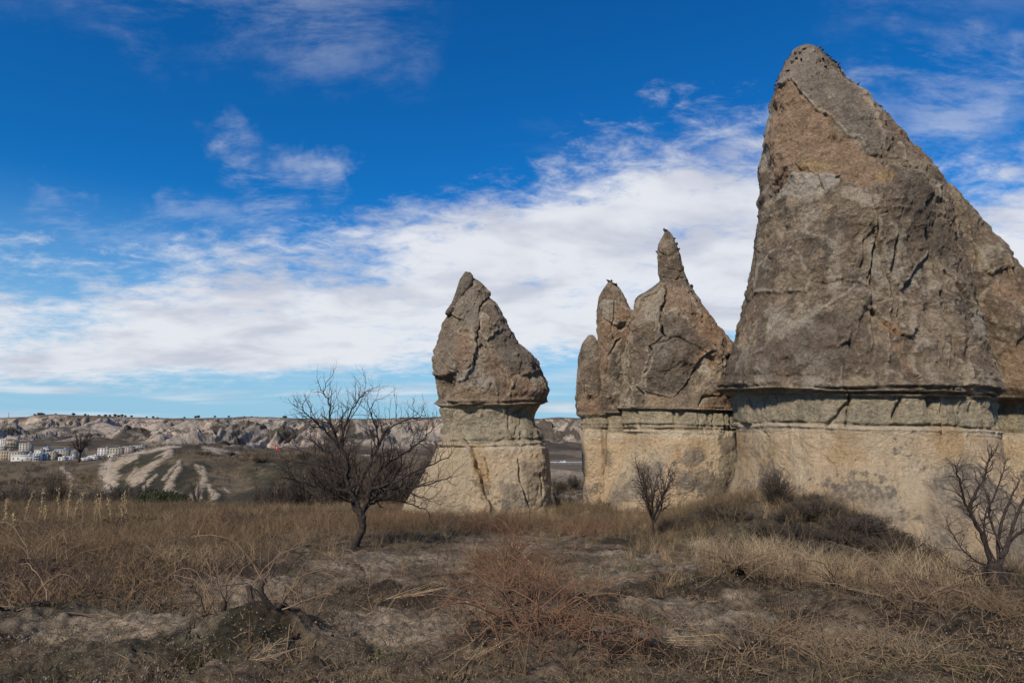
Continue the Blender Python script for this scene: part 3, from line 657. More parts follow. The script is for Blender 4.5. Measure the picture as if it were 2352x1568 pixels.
bf += [('tint', c5([(330, 400), (400, 320), (470, 325), (560, 440), (700, 600), (860, 710), (1010, 790), (1110, 830), (1080, 910), (900, 960), (760, 915), (600, 860), (450, 870), (330, 1000), (285, 900), (300, 600)]), (.36, .25, .165), 5, .85),
       ('tint', c5([(1110, 830), (1080, 910), (960, 930), (980, 850)]), (.36, .26, .13), 4, .7), ('tint', c5([(510, 790), (640, 770), (700, 810), (600, 850), (500, 850)]), (.42, .31, .16), 4, .6),
       ('tint', c5([(345, 1030), (370, 970), (460, 870), (560, 862), (700, 870), (740, 920), (700, 950), (600, 990), (500, 1020), (430, 1000)]), (.46, .41, .345), 2.5, .95),
       ('tint', c5([(740, 940), (860, 960), (940, 1040), (960, 1090), (900, 1075), (820, 1045), (760, 1010)]), (.44, .37, .29), 2.5, .85),
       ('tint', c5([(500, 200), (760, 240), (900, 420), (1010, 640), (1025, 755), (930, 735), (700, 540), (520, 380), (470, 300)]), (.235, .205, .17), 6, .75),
       ('tint', c5([(430, 110), (600, 100), (760, 250), (700, 420), (560, 330), (380, 300)]), (.30, .255, .205), 6, .7),
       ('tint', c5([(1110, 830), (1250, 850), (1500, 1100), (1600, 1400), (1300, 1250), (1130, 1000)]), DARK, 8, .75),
       ('tint', c6([(1090, 300), (1180, 290), (1265, 350), (1255, 380), (1140, 330)]), (.40, .26, .155), 2, .9), ('tint', c6([(1150, 440), (1270, 400), (1260, 460), (1200, 470)]), (.38, .25, .15), 2, .7),
       ('tint', c6([(860, 640), (960, 620), (1070, 640), (1060, 690), (870, 700)]), (.45, .36, .25), 3, .85),
       ('tint', c6([(1300, 200), (1370, 190), (1400, 320), (1480, 420), (1400, 460), (1300, 330)]), (.40, .33, .26), 4, .8), ('tint', c6([(1400, 560), (1460, 540), (1500, 680), (1430, 680)]), (.42, .34, .26), 4, .7),
       ('tint', c6([(100, 520), (700, 250), (1000, 150), (880, 600), (480, 640), (120, 640)]), (.15, .122, .098), 14, .55),
       ('tint', c6([(400, 380), (580, 250), (640, 170), (700, 190), (600, 270), (430, 400)]), (.42, .36, .28), 3, .8),
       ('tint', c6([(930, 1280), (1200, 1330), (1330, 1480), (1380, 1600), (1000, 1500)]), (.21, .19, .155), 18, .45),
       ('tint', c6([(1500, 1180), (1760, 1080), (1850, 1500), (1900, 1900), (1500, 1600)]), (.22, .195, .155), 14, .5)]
st_big = [(872, -.05, 3, 5), (886, .05, 4, 6), (893, -.09, 2.4, 4), (899, .09, 1.8, 3), (904, -.10, 1.8, 3), (909, .08, 1.6, 3), (914, -.08, 2.4, 3), (979, -.14, 2.2, 4), (987, .06, 3, 2), (1001, -.03, 1.6, 1.5), (868, -.03, 1.5, 3)]
tall, TALL = rock('rock_spire', 'tallest rock spire, broad cone with dark grey cap leaning over a cream base', big_prof, 25, 908, 979, 520, 400, 90, 200, bf, st_big, dr=.95, amp=.95, base_d=1.3, n_exp=2.4, tilt=(-.018, 0))
sec_prof = [(386, 2112, 2126), (400, 2090, 2146), (430, 2062, 2186), (460, 2060, 2215), (510, 2060, 2252), (560, 2070, 2292), (600, 2080, 2325), (640, 2090, 2350), (700, 2100, 2385), (800, 2120, 2430), (895, 2140, 2475),
            (915, 2150, 2480), (925, 2190, 2450), (990, 2200, 2450), (1060, 2200, 2480), (1200, 2180, 2540), (1350, 2160, 2600), (1420, 2150, 2620)]
rock('rock_spire', 'rusty brown rock spire cut off by the right edge, behind the tallest one', sec_prof, 27, 918, 994, 300, 170, 40, 230,
     [('tint', c6([(1700, 460), (1900, 400), (1904, 760), (1760, 730)]), (.34, .235, .15), 10, .8), ('crack', c5([(1640, 1190), (1750, 1330), (1850, 1480)]), 3, .15)],
     [(912, .12, 3, 2), (922, -.3, 5, 2), (993, -.1, 2, 2)], dr=1.1, base_d=1.2)
# lone spire in the middle of the picture
r1 = c3([]); r1_rows = [(93, 372, 388), (96, 362, 396), (110, 352, 402), (130, 346, 412), (145, 342, 440), (165, 336, 468), (180, 330, 490), (195, 327, 503), (210, 322, 510), (228, 316, 506), (240, 310, 512), (262, 300, 538), (290, 285, 556), (330, 266, 580), (350, 255, 592), (400, 230, 615), (450, 212, 645), (500, 200, 675),
     (548, 176, 728), (560, 174, 748), (600, 173, 785), (640, 176, 800), (670, 176, 812), (700, 185, 825), (725, 192, 842), (770, 200, 853), (800, 203, 851), (835, 203, 835), (850, 200, 822), (862, 202, 800), (880, 206, 788), (900, 215, 775), (940, 228, 762), (980, 235, 778), (1010, 242, 808), (1030, 244, 815),
     (1050, 228, 820), (1078, 215, 818), (1090, 209, 835), (1110, 203, 845), (1150, 185, 848), (1200, 155, 855), (1250, 125, 858), (1300, 105, 860), (1350, 62, 862), (1400, 32, 863), (1450, 5, 866), (1520, -30, 872), (1600, -60, 880)]
r1_prof = [(588 + a * .3966, 924 + b * .3966, 924 + c * .3966) for a, b, c in r1_rows]
f1_ = [('crack', c3([(500, 240), (475, 290), (455, 380), (447, 450), (455, 590)]), 2.0, .28),
       ('plate', c3([(400, 130), (440, 130), (490, 180), (512, 215), (500, 245), (470, 210), (440, 195)]), .12, 2, .4),
       ('plate', c3([(470, 320), (540, 390), (560, 440), (500, 500), (455, 440), (452, 380)]), .10, 2, .7),
       ('plate', c3([(330, 440), (370, 400), (430, 440), (440, 500), (380, 480), (340, 470)]), .14, 3, .7),
       ('plate', c3([(200, 540), (290, 520), (330, 600), (300, 680), (240, 700), (180, 690), (170, 600)]), .16, 3, .5),
       ('plate', c3([(620, 770), (660, 700), (760, 680), (870, 640), (870, 900), (640, 870)]), -.08, 3, .6),
       ('plate', c3([(290, 740), (380, 690), (520, 740), (560, 860), (260, 850)]), .10, 3, .3),
       ('blob', c3([(245, 740)])[0], (14, 15), -.22), ('blob', c3([(370, 455)])[0], (16, 7), -.16), ('blob', c3([(390, 905)])[0], (20, 9), -.30), ('blob', c3([(700, 905)])[0], (24, 8), -.35), ('blob', c3([(730, 720)])[0], (10, 20), -.15),
       ('crack', c3([(440, 590), (330, 690), (270, 640)]), 2, .08), ('crack', c3([(620, 880), (622, 980), (680, 1080), (700, 1140)]), 2, .16), ('crack', c3([(345, 1050), (400, 1140), (450, 1290), (490, 1400), (540, 1480)]), 1.7, .26),
       ('crack', c3([(470, 1170), (490, 1270), (520, 1370)]), 1.8, .14), ('plate', c3([(190, 1120), (260, 1030), (320, 1040), (380, 1120), (440, 1270), (500, 1420), (520, 1600), (-60, 1600), (0, 1440), (110, 1300)]), .20, 3),
       ('crack', c3([(670, 1180), (680, 1300), (730, 1420), (740, 1480)]), 2.0, .14), ('plate', c3([(620, 1370), (690, 1350), (740, 1480), (640, 1500)]), .12, 3, .3), ('crack', c3([(800, 1260), (810, 1400)]), 2, .12),
       ('tint', c3([(330, 200), (400, 160), (480, 250), (440, 420), (340, 430), (260, 400), (260, 340)]), (.30, .255, .20), 5, .8), ('tint', c3([(200, 430), (330, 400), (330, 700), (190, 700), (175, 560)]), (.28, .23, .18), 5, .6),
       ('tint', c3([(320, 500), (430, 520), (430, 620), (330, 650)]), (.30, .205, .14), 5, .7), ('tint', c3([(640, 720), (740, 690), (740, 860), (620, 860)]), (.29, .20, .14), 4, .8), ('tint', c3([(770, 740), (860, 740), (850, 860), (780, 860)]), (.33, .22, .15), 4, .8),
       ('tint', c3([(280, 740), (520, 800), (600, 860), (260, 850)]), (.36, .26, .17), 4, .7), ('tint', c3([(460, 580), (560, 560), (600, 680), (480, 700)]), (.30, .21, .15), 5, .6),
       ('tint', c3([(-30, 1500), (120, 1290), (210, 1110), (270, 1030), (330, 1050), (390, 1160), (380, 1400), (300, 1480)]), (.53, .43, .29), 4, .75), ('tint', c3([(390, 1180), (470, 1200), (500, 1300), (450, 1400)]), (.46, .30, .13), 5, .6),
       ('tint', c3([(560, 1300), (700, 1340), (730, 1450), (600, 1480)]), (.24, .21, .165), 6, .7), ('tint', c3([(680, 1200), (790, 1180), (800, 1480), (740, 1440)]), (.33, .26, .185), 8, .7),
       ('tint', c3([(550, 300), (700, 540), (800, 620), (780, 700), (600, 650), (540, 500)]), (.175, .15, .125), 8, .75)]
st1 = [(922, .06, 4, 3), (930, .14, 2.6, 3), (936, -.10, 3, 2.5), (1014, -.10, 3, 3), (1020, .08, 3, 3), (1027, -.05, 1.5, 2)]
s1, S1 = rock('rock_spire', 'lone rock spire with a notched neck behind the bare tree', r1_prof, 30, 931, 1019, 360, 300, 60, 260, f1_, st1, dr=.75, amp=.9, base_d=1.1, tilt=(.01, 0))
# loose flake leaning on its tip
fp = c3([(365, 93), (395, 97), (410, 118), (412, 160), (388, 195), (362, 225), (335, 275), (305, 322), (268, 346), (248, 335), (252, 325), (285, 280), (310, 215), (335, 140)])
def slab(name, poly, Yf, th, parent):
    P = np.array([pt(u, v, Yf) for u, v in poly]); n = len(P); c = P.mean(0); V = []; 
    rings = [(-th * .5, .72), (-th * .42, .9), (-th * .2, 1.0), (th * .5, .95)]
    for dy, sc in rings:
        Q = c + (P - c) * np.array([sc ** .3 if sc < 1 else 1, 1, 1]); Q = c + (P - c) * (1 - (1 - sc) * .25) ; Q = Q + np.array([0, dy, 0]); V.append(Q)
    V = np.concatenate(V); V = V + .03 * np.stack([fbm(V[:, 0], V[:, 1], V[:, 2], 3, 3, .5, s) for s in (1, 2, 3)], -1)
    q = grid_faces(len(rings), n, True); fc = len(V); V = np.concatenate([V, [c + [0, -th * .55, 0]], [c + [0, th * .5, 0]]]); j = np.arange(n)
    tr = np.concatenate([np.stack([np.full(n, fc), (j + 1) % n, j], -1), np.stack([np.full(n, fc + 1), j + 3 * n, (j + 1) % n + 3 * n], -1)])
    off = np.array(parent.location)
    return obj(name, mesh_np(name, V - off, q, M_ROCK, np.tile([.235, .20, .16], (len(V), 1)), smooth=False, tris=tr), parent)
slab('flake', fp, 29.75, .55, s1)
# cluster in the middle distance
p3 = [(60, 505, 522), (64, 500, 527), (75, 494, 536), (100, 480, 548), (130, 465, 560), (150, 463, 568), (172, 461, 577), (200, 463, 583), (250, 465, 597), (300, 470, 612), (318, 471, 618), (330, 455, 628), (345, 438, 637), (362, 412, 650), (380, 372, 660), (400, 350, 675), (430, 342, 692), (460, 335, 715), (500, 322, 745), (550, 308, 785), (600, 295, 830),
      (640, 288, 860), (700, 275, 866), (800, 258, 872), (900, 255, 876), (955, 260, 876), (972, 272, 872), (985, 279, 868), (1000, 280, 870), (1050, 285, 882), (1080, 286, 884), (1090, 292, 888), (1110, 292, 890), (1200, 280, 902), (1300, 240, 906), (1350, 215, 905), (1400, 200, 900), (1500, 190, 900), (1600, 185, 900)]
pr3 = [(504 + a * .4502, 1302 + b * .4502, 1302 + c * .4502) for a, b, c in p3]
f3 = [('crack', c4([(485, 290), (505, 340), (508, 420), (488, 460), (490, 530), (502, 600)]), 2.3, .55), ('crack', c4([(430, 650), (405, 720), (400, 780)]), 2.2, .2), ('crack', c4([(500, 600), (440, 640)]), 2, .15),
      ('plate', c4([(450, 640), (500, 590), (560, 560), (500, 470), (560, 440), (600, 490), (680, 560), (750, 640), (760, 670), (700, 700), (670, 740), (640, 820), (600, 880), (560, 900), (400, 880), (400, 780)]), .11, 3, .8),
      ('plate', c4([(270, 720), (310, 600), (350, 480), (450, 430), (490, 460), (490, 600), (420, 660), (400, 780), (390, 950), (330, 960), (330, 860), (270, 780)]), .10, 3, .5),
      ('plate', c4([(750, 660), (720, 690), (670, 740), (740, 800), (770, 720)]), -.04, 2, .4), ('crack', c4([(760, 640), (800, 720), (815, 780)]), 1.8, .10), ('crack', c4([(670, 740), (640, 820), (590, 890)]), 1.6, .12),
      ('crack', c4([(300, 700), (340, 800), (380, 900), (380, 960)]), 2, .14), ('crack', c4([(690, 950), (730, 905), (780, 900)]), 2, .16), ('blob', c4([(300, 930)])[0], (8, 10), .1),
      ('crack', c4([(545, 985), (550, 1020)]), 3, .2), ('crack', c4([(500, 985), (500, 1010)]), 3, .16), ('blob', c4([(590, 1000)])[0], (6, 7), -.2), ('crack', c4([(760, 990), (765, 1080)]), 2, .15), ('crack', c4([(680, 990), (680, 1080)]), 1.5, .1), ('crack', c4([(400, 1000), (405, 1080)]), 1.6, .1), ('crack', c4([(850, 990), (850, 1080)]), 4, .2),
      ('tint', c4([(790, 1095), (930, 1090), (930, 1420), (660, 1420), (800, 1300)]), (.20, .172, .135), 9, .75), ('crack', c4([(630, 350), (690, 430), (700, 540)]), 2, .15), ('plate', c4([(462, 170), (575, 160), (590, 300), (480, 300)]), -.04, 3), ('crack', c4([(462, 175), (520, 182), (578, 172)]), 1.6, .14), ('crack', c4([(480, 240), (600, 262)]), 1.6, .08), ('crack', c4([(485, 300), (560, 310), (612, 290)]), 1.6, .07),  # grey tint on the right base: lichen stain and cast shadow painted together
      ('tint', c4([(500, 330), (620, 340), (700, 440), (710, 560), (660, 560), (590, 470), (510, 440)]), (.36, .25, .17), 4, .7), ('tint', c4([(340, 440), (430, 390), (470, 440), (350, 560), (290, 700), (300, 560)]), (.38, .29, .20), 4, .7), ('tint', c4([(400, 380), (500, 320), (495, 420), (370, 460), (350, 400)]), (.44, .38, .29), 4, .6),
      ('tint', c4([(470, 620), (510, 610), (520, 690), (460, 690)]), (.52, .47, .38), 1.5, .95), ('tint', c4([(670, 745), (700, 705), (750, 680), (750, 780), (700, 790)]), (.46, .41, .33), 2, .85), ('tint', c4([(640, 380), (680, 450), (690, 500), (640, 440)]), (.46, .40, .31), 2, .7),
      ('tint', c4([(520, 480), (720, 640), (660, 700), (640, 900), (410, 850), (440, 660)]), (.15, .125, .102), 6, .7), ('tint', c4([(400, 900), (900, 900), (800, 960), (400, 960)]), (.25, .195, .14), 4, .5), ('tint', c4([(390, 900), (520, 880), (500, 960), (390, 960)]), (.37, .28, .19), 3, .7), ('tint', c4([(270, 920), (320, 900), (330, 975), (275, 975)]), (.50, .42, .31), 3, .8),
      ('tint', c4([(600, 1170), (690, 1160), (730, 1220), (640, 1270), (580, 1230)]), (.235, .205, .165), 6, .8), ('tint', c4([(560, 1290), (720, 1260), (880, 1340), (860, 1400), (600, 1380)]), (.22, .19, .155), 8, .65),
      ('tint', c4([(400, 1180), (560, 1150), (470, 1300), (330, 1400), (210, 1460), (240, 1350)]), (.50, .415, .29), 5, .6), ('tint', c4([(390, 1270), (470, 1220), (490, 1320), (380, 1420), (200, 1480), (240, 1390)]), (.25, .22, .18), 6, .7), ('tint', c4([(430, 460), (490, 430), (490, 500), (380, 540)]), (.46, .41, .33), 4, .6)]
st3 = [(937, .05, 3, 2), (943, .10, 1.8, 2), (947, -.14, 2.4, 1.5), (975, .06, 3, 2), (980, -.05, 1.5, 2), (989, -.12, 2.2, 2), (996, .05, 3, 2)]
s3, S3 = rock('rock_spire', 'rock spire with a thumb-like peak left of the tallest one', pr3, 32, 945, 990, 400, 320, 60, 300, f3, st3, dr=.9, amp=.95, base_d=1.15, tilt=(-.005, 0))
p2 = [(318, 212, 228), (322, 207, 240), (332, 200, 255), (350, 187, 272), (380, 168, 288), (400, 162, 297), (450, 153, 325), (480, 152, 342), (550, 150, 360), (600, 155, 360), (700, 158, 350), (800, 162, 340), (900, 168, 330), (960, 172, 320), (995, 188, 310), (1010, 203, 308), (1060, 205, 305), (1085, 200, 305), (1100, 198, 310), (1200, 195, 320), (1400, 165, 320), (1500, 152, 320), (1600, 145, 320)]
pr2 = [(504 + a * .4502, 1302 + b * .4502, 1302 + c * .4502) for a, b, c in p2]
f2_ = [('plate', c4([(165, 440), (190, 410), (260, 420), (330, 470), (320, 540), (250, 540), (200, 500)]), .16, 2.5, .6), ('blob', c4([(290, 540)])[0], (9, 6), -.3), ('crack', c4([(250, 420), (240, 560), (250, 640)]), 2, .15), ('crack', c4([(290, 600), (250, 630), (210, 700), (205, 860)]), 2.2, .18),
       ('blob', c4([(235, 935)])[0], (9, 12), -.3), ('tint', c4([(150, 480), (200, 520), (215, 700), (200, 860), (155, 700)]), (.33, .225, .15), 3, .75), ('tint', c4([(190, 415), (250, 420), (250, 500), (180, 500)]), (.42, .37, .29), 3, .7), ('tint', c4([(190, 370), (260, 390), (270, 415), (200, 405)]), (.34, .23, .14), 2, .7), ('crack', c4([(160, 1150), (200, 1200), (180, 1300), (190, 1400)]), 2, .1),
       ('tint', c4([(170, 1180), (220, 1190), (230, 1280), (180, 1260)]), (.25, .22, .175), 4, .7)]
s2, S2 = rock('rock_spire', 'narrow rock spire between the small one and the thumb-peaked one', pr2, 32.6, 957, 998, 330, 190, 50, 330, f2_, [(950, .06, 3, 2), (958, -.1, 3, 2), (985, .05, 2, 2), (997, -.08, 2, 2)], dr=1.0, amp=.85)
p4 = [(589, 112, 132), (593, 105, 140), (605, 97, 148), (630, 80, 160), (660, 68, 170), (700, 58, 180), (800, 50, 190), (900, 43, 200), (950, 43, 205), (980, 50, 210), (1010, 60, 210), (1022, 72, 215), (1060, 74, 215), (1075, 76, 215), (1100, 75, 215), (1200, 76, 215), (1280, 78, 215), (1310, 88, 215), (1400, 80, 215), (1500, 76, 215), (1600, 72, 215)]
pr4 = [(504 + a * .4502, 1302 + b * .4502, 1302 + c * .4502) for a, b, c in p4]
s4, S4 = rock('rock_spire', 'smallest rock spire at the left end of the cluster', pr4, 32.9, 961, 989, 260, 130, 40, 360,
              [('crack', c4([(75, 740), (95, 820), (90, 900)]), 2, .12), ('blob', c4([(120, 915)])[0], (10, 6), -.22), ('tint', c4([(60, 900), (170, 900), (170, 1000), (60, 990)]), (.33, .225, .145), 4, .7), ('tint', c4([(90, 610), (160, 600), (170, 700), (80, 720)]), (.27, .225, .175), 6, .6)],
              [(955, .06, 3, 2), (963, -.12, 3, 2), (975, .04, 2, 2), (988, -.08, 2, 2)], dr=1.0, amp=.8)
#PART2
# ------------------------------------------------------------------ scattered ground cover (geometry nodes on one object)
def scatter(name, label, protos, mt, pts, rot, scl, idx):
    """one object: its own mesh holds the tuft shapes and the points they grow on"""
    Vs, Ts, pid, n = [], [], [], 0
    for k, (v, t) in enumerate(protos):
        Vs.append(v); Ts.append(np.asarray(t) + n); pid += [k] * len(v); n += len(v)
    Vs.append(pts); N = len(pts); pid = np.array(pid + [-1] * N, np.int32)
    me = mesh_np(name, np.concatenate(Vs), None, mt, smooth=True, tris=np.concatenate(Ts))
    def at_(nm, ty, data):
        a = me.attributes.new(nm, ty, 'POINT'); a.data.foreach_set('vector' if ty == 'FLOAT_VECTOR' else 'value', np.ascontiguousarray(data).ravel())
    at_('pid', 'INT', pid); at_('rot', 'FLOAT_VECTOR', np.concatenate([np.zeros((n, 3)), rot]).astype(np.float32))
    at_('scl', 'FLOAT', np.concatenate([np.zeros(n), scl]).astype(np.float32)); at_('idx', 'INT', np.concatenate([np.zeros(n), idx]).astype(np.int32))
    ng = bpy.data.node_groups.new(name, 'GeometryNodeTree')
    ng.interface.new_socket('Geometry', in_out='INPUT', socket_type='NodeSocketGeometry'); ng.interface.new_socket('Geometry', in_out='OUTPUT', socket_type='NodeSocketGeometry')
    N_, L = ng.nodes, ng.links; gi = N_.new('NodeGroupInput'); go = N_.new('NodeGroupOutput')
    def attr_(nm, ty):
        a = N_.new('GeometryNodeInputNamedAttribute'); a.data_type = ty; a.inputs['Name'].default_value = nm; return a.outputs['Attribute']
    def sel(k):
        c = N_.new('FunctionNodeCompare'); c.data_type = 'INT'; c.operation = 'EQUAL'; L.new(attr_('pid', 'INT'), c.inputs[2]); c.inputs[3].default_value = k
        sg = N_.new('GeometryNodeSeparateGeometry'); sg.domain = 'POINT'; L.new(gi.outputs[0], sg.inputs[0]); L.new(c.outputs[0], sg.inputs[1]); return sg.outputs[0]
    join = N_.new('GeometryNodeJoinGeometry')
    for k in reversed(range(len(protos))):
        g = N_.new('GeometryNodeGeometryToInstance'); L.new(sel(k), g.inputs[0]); L.new(g.outputs[0], join.inputs[0])
    ip = N_.new('GeometryNodeInstanceOnPoints'); L.new(sel(-1), ip.inputs['Points']); L.new(join.outputs[0], ip.inputs['Instance'])
    ip.inputs['Pick Instance'].default_value = True; L.new(attr_('idx', 'INT'), ip.inputs['Instance Index'])
    e = N_.new('FunctionNodeEulerToRotation'); L.new(attr_('rot', 'FLOAT_VECTOR'), e.inputs[0]); L.new(e.outputs[0], ip.inputs['Rotation']); L.new(attr_('scl', 'FLOAT'), ip.inputs['Scale'])
    L.new(ip.outputs[0], go.inputs[0])
    o = obj(name, me); md = o.modifiers.new('scatter', 'NODES'); md.node_group = ng
    tag(o, label, None, None, 'stuff'); return o
def tuft(rg, n, h, spread, w, lean=.5, seg=3, hv=.35):
    """grass tuft: n bent ribbons"""
    V, T = [], []; b = 0
    for _ in range(n):
        a = rg.uniform(0, 6.283); r = spread * math.sqrt(rg.random()); x0, y0 = r * math.cos(a), r * math.sin(a)
        d = rg.uniform(0, 6.283); H = h * (1 + rg.uniform(-hv, hv)); ln = lean * rg.uniform(.2, 1.3); fa = rg.uniform(0, 6.283); fx, fy = math.cos(fa) * w / 2, math.sin(fa) * w / 2
        for k in range(seg):
            t = k / seg; q = ln * t * t * H; px, py, pz = x0 + math.cos(d) * q, y0 + math.sin(d) * q, H * t * (1 - .25 * ln * t); ww = 1 - .6 * t
            V += [(px - fx * ww, py - fy * ww, pz), (px + fx * ww, py + fy * ww, pz)]
        q = ln * H; V.append((x0 + math.cos(d) * q, y0 + math.sin(d) * q, H * (1 - .25 * ln)))
        for k in range(seg - 1): c = b + 2 * k; T += [(c, c + 1, c + 3), (c, c + 3, c + 2)]
        c = b + 2 * (seg - 1); T.append((c, c + 1, c + 2)); b += 2 * seg + 1
    return np.array(V), np.array(T)
def weedtuft(rg, n, h, spread, w):
    """branching wiry weed: thin crooked 3-sided stems"""
    V, T = [], []; b = 0
    def stem(p, d, L, w_, lv):
        nonlocal b
        k = 4; P = [np.array(p)]
        for i in range(k):
            d = d + np.array([rg.gauss(0, .28), rg.gauss(0, .28), rg.gauss(.0, .18)]); d = d / np.linalg.norm(d); P.append(P[-1] + d * L / k)
        side = np.cross(d, [rg.gauss(0, 1), rg.gauss(0, 1), .3]); side /= np.linalg.norm(side) + 1e-6
        for i, q in enumerate(P):
            ww = w_ * (1 - .7 * i / k) / 2; V.append(q - side * ww); V.append(q + side * ww)
        for i in range(k): c = b + 2 * i; T.extend([(c, c + 1, c + 3), (c, c + 3, c + 2)])
        b += 2 * (k + 1)
        if lv:
            for i in range(1, k + 1):
                if rg.random() < .75:
                    stem(P[i], d + np.array([rg.gauss(0, .7), rg.gauss(0, .7), rg.gauss(.1, .3)]), L * rg.uniform(.25, .5), w_ * .7, lv - 1)
    for _ in range(n):
        a = rg.uniform(0, 6.283); r = spread * math.sqrt(rg.random())
        stem((r * math.cos(a), r * math.sin(a), -.01), np.array([rg.gauss(0, .45), rg.gauss(0, .45), 1.0]), h * rg.uniform(.6, 1.2), w, 1)
    return np.array(V), np.array(T)
RG = np.random.default_rng(5); rr = random.Random(11)
def sample(n, y0, y1, uf=lambda u, v, x, y: np.ones_like(u), p=1.0, ulo=-120, uhi=2470):
    """ground points, spread evenly over the ground between two distances and kept by a density"""
    k = int(n * 1.6); t = RG.random(k); y = (y0 ** (2 - p) + t * (y1 ** (2 - p) - y0 ** (2 - p))) ** (1 / (2 - p)) if p < 2 else y0 * (y1 / y0) ** t
    u = RG.uniform(ulo, uhi, k); x = (u - CX) / F_ * y
    z = ground_z(x, y); U, V = proj(x, y, z); m = RG.random(k) < uf(U, V, x, y); m &= ~inrock(x, y)
    P = np.stack([x, y, z], -1)[m][:n]; return P
ELL = []
for (pr, Y0, dd) in ((big_prof, 25, 1.2), (r1_prof, 30, .95), (pr3, 32, 1.0), (pr2, 32.6, 1.0), (pr4, 32.9, 1.0), (sec_prof, 27, 1.3)):
    v = 1150; p_ = np.array(pr); a = np.interp(v, p_[:, 0], p_[:, 1]); b = np.interp(v, p_[:, 0], p_[:, 2]); xa, _, _ = at(a, v, Y0); xb, _, _ = at(b, v, Y0); ELL.append(((xa + xb) / 2, Y0, (xb - xa) / 2 * .97, (xb - xa) / 2 * dd * .95))
def inrock(x, y):
    m = np.zeros(np.shape(x), bool)
    for cx, cy, a, b in ELL: m |= ((x - cx) / a) ** 2 + ((y - cy) / b) ** 2 < 1
    return m
def G(u, v, a, b, su, sv): return np.exp(-((u - a) / su) ** 2 - ((v - b) / sv) ** 2)
def bare(u, v, x, y):
    s = 0 * u
    for px, py, sx, sy in [(1180, 1250, 240, 35), (850, 1300, 220, 30), (1480, 1290, 170, 35), (560, 1370, 240, 30), (200, 1450, 330, 55), (1100, 1380, 120, 35), (1560, 1430, 240, 50), (1600, 1250, 90, 22), (300, 1540, 400, 40)]: s = np.maximum(s, G(u, v, px, py, sx, sy))
    return s
def d_dry(u, v, x, y):
    d = .016 + .06 * (1 - sst(v, 1290, 1420)) + .8 * (1 - sst(v, 1185, 1255)) + .8 * sst(-u, -700, -240) * (1 - sst(v, 1310, 1385)) + .5 * G(u, v, 1850, 1315, 330, 22) + .8 * G(u, v, 1600, 1230, 90, 50)
    d = d * (.35 + .9 * sst(fbm(x, y, 0, .6, 3, .5, 3), -.3, .5)); return np.clip(d * (1 - .92 * bare(u, v, x, y)) * (1 - .85 * G(u, v, 1840, 1210, 290, 70) * (u > 1560)), 0, 1)
def d_rust(u, v, x, y):
    d = .02 + .9 * sst(-u, -760, -300) * (1 - sst(v, 1350, 1420)) * sst(v, 1165, 1190) + .9 * G(u, v, 1180, 1320, 90, 90) + .7 * G(u, v, 900, 1210, 260, 30) + .5 * G(u, v, 1330, 1210, 120, 25) + .3 * G(u, v, 1250, 1500, 160, 50)
    return np.clip(d * (.3 + sst(fbm(x, y, 0, .5, 3, .5, 13), -.2, .4)) * (1 - .8 * bare(u, v, x, y)), 0, 1)
def d_low(u, v, x, y): return np.clip((.25 + .8 * sst(fbm(x, y, 0, .8, 4, .6, 23), -.3, .4)) * (1 - .75 * bare(u, v, x, y)), 0, 1)
def d_green(u, v, x, y):
    return np.clip(sst(fbm(x, y, 0, .9, 4, .6, 61), .1, .5) * .35 + 1.0 * G(u, v, 1800, 1200, 330, 60) * sst(fbm(x, y, 0, 1.2, 3, .5, 62), -.1, .3) + .5 * G(u, v, 1700, 1280, 160, 14) + .4 * G(u, v, 1420, 1180, 100, 8), 0, 1)
def put(name, label, protos, mt, P, s0, s1, tilt=.25):
    n = len(P); rot = np.stack([RG.normal(0, tilt, n), RG.normal(0, tilt, n), RG.uniform(0, 6.283, n)], -1)
    return scatter(name, label, protos, mt, P, rot, RG.uniform(s0, s1, n), RG.integers(0, len(protos), n))
P = np.concatenate([sample(2600, 4.2, 13, d_dry), sample(20000, 12, 36, d_dry, 0.6)])
put('dry_grass', 'dry straw coloured grass over the old vineyard', [tuft(rr, 26, .26, .10, .0055, .9, 3, .6) for _ in range(4)] + [tuft(rr, 14, .46, .09, .006, .6, 3, .6)], M_BROWN, P, .5, 1.35)
P = sample(7000, 10, 34, lambda u, v, x, y: d_dry(u, v, x, y) * sst(fbm(x, y, 0, .7, 2, .5, 33), -.1, .4))
put('straw_grass', 'pale straw grass in loose clumps', [tuft(rr, 22, .34, .09, .006, .8) for _ in range(4)], M_STRAW, P, .45, 1.25)
P = sample(900, 10, 17, lambda u, v, x, y: np.clip(G(u, v, 1760, 1300, 110, 26) + G(u, v, 1930, 1325, 110, 22) + G(u, v, 2150, 1335, 130, 18) + .7 * G(u, v, 1590, 1245, 50, 32), 0, 1))
put('pale_grass', 'tall bleached grass at the foot of the mound', [tuft(rr, 30, .48, .12, .006, .7, 3, .6) for _ in range(4)], M_PALE, P, .5, 1.1, .12)
P = np.concatenate([sample(2600, 4.2, 13, d_rust), sample(8500, 12, 34, d_rust, .6)])
put('rusty_weeds', 'wiry rust brown weeds and vine shoots', [weedtuft(rr, 7, .36, .10, .008) for _ in range(5)], M_RUSTY, P, .45, 1.25)
P = sample(9000, 3.9, 12, d_low, 0.9)
put('ground_litter', 'short dead stems and litter on the soil', [tuft(rr, 9, .05, .09, .006, 2.2, 2) for _ in range(4)] + [weedtuft(rr, 3, .09, .08, .004) for _ in range(2)], M_BROWN, P, .5, 1.6, .5)
P = np.concatenate([sample(900, 4, 12, d_green), sample(8000, 11, 32, d_green, .6)])
put('green_growth', 'low green growth on mound and soil', [tuft(rr, 22, .045, .10, .008, 1.0, 2) for _ in range(3)], M_GREEN, P, .6, 1.6, .3)
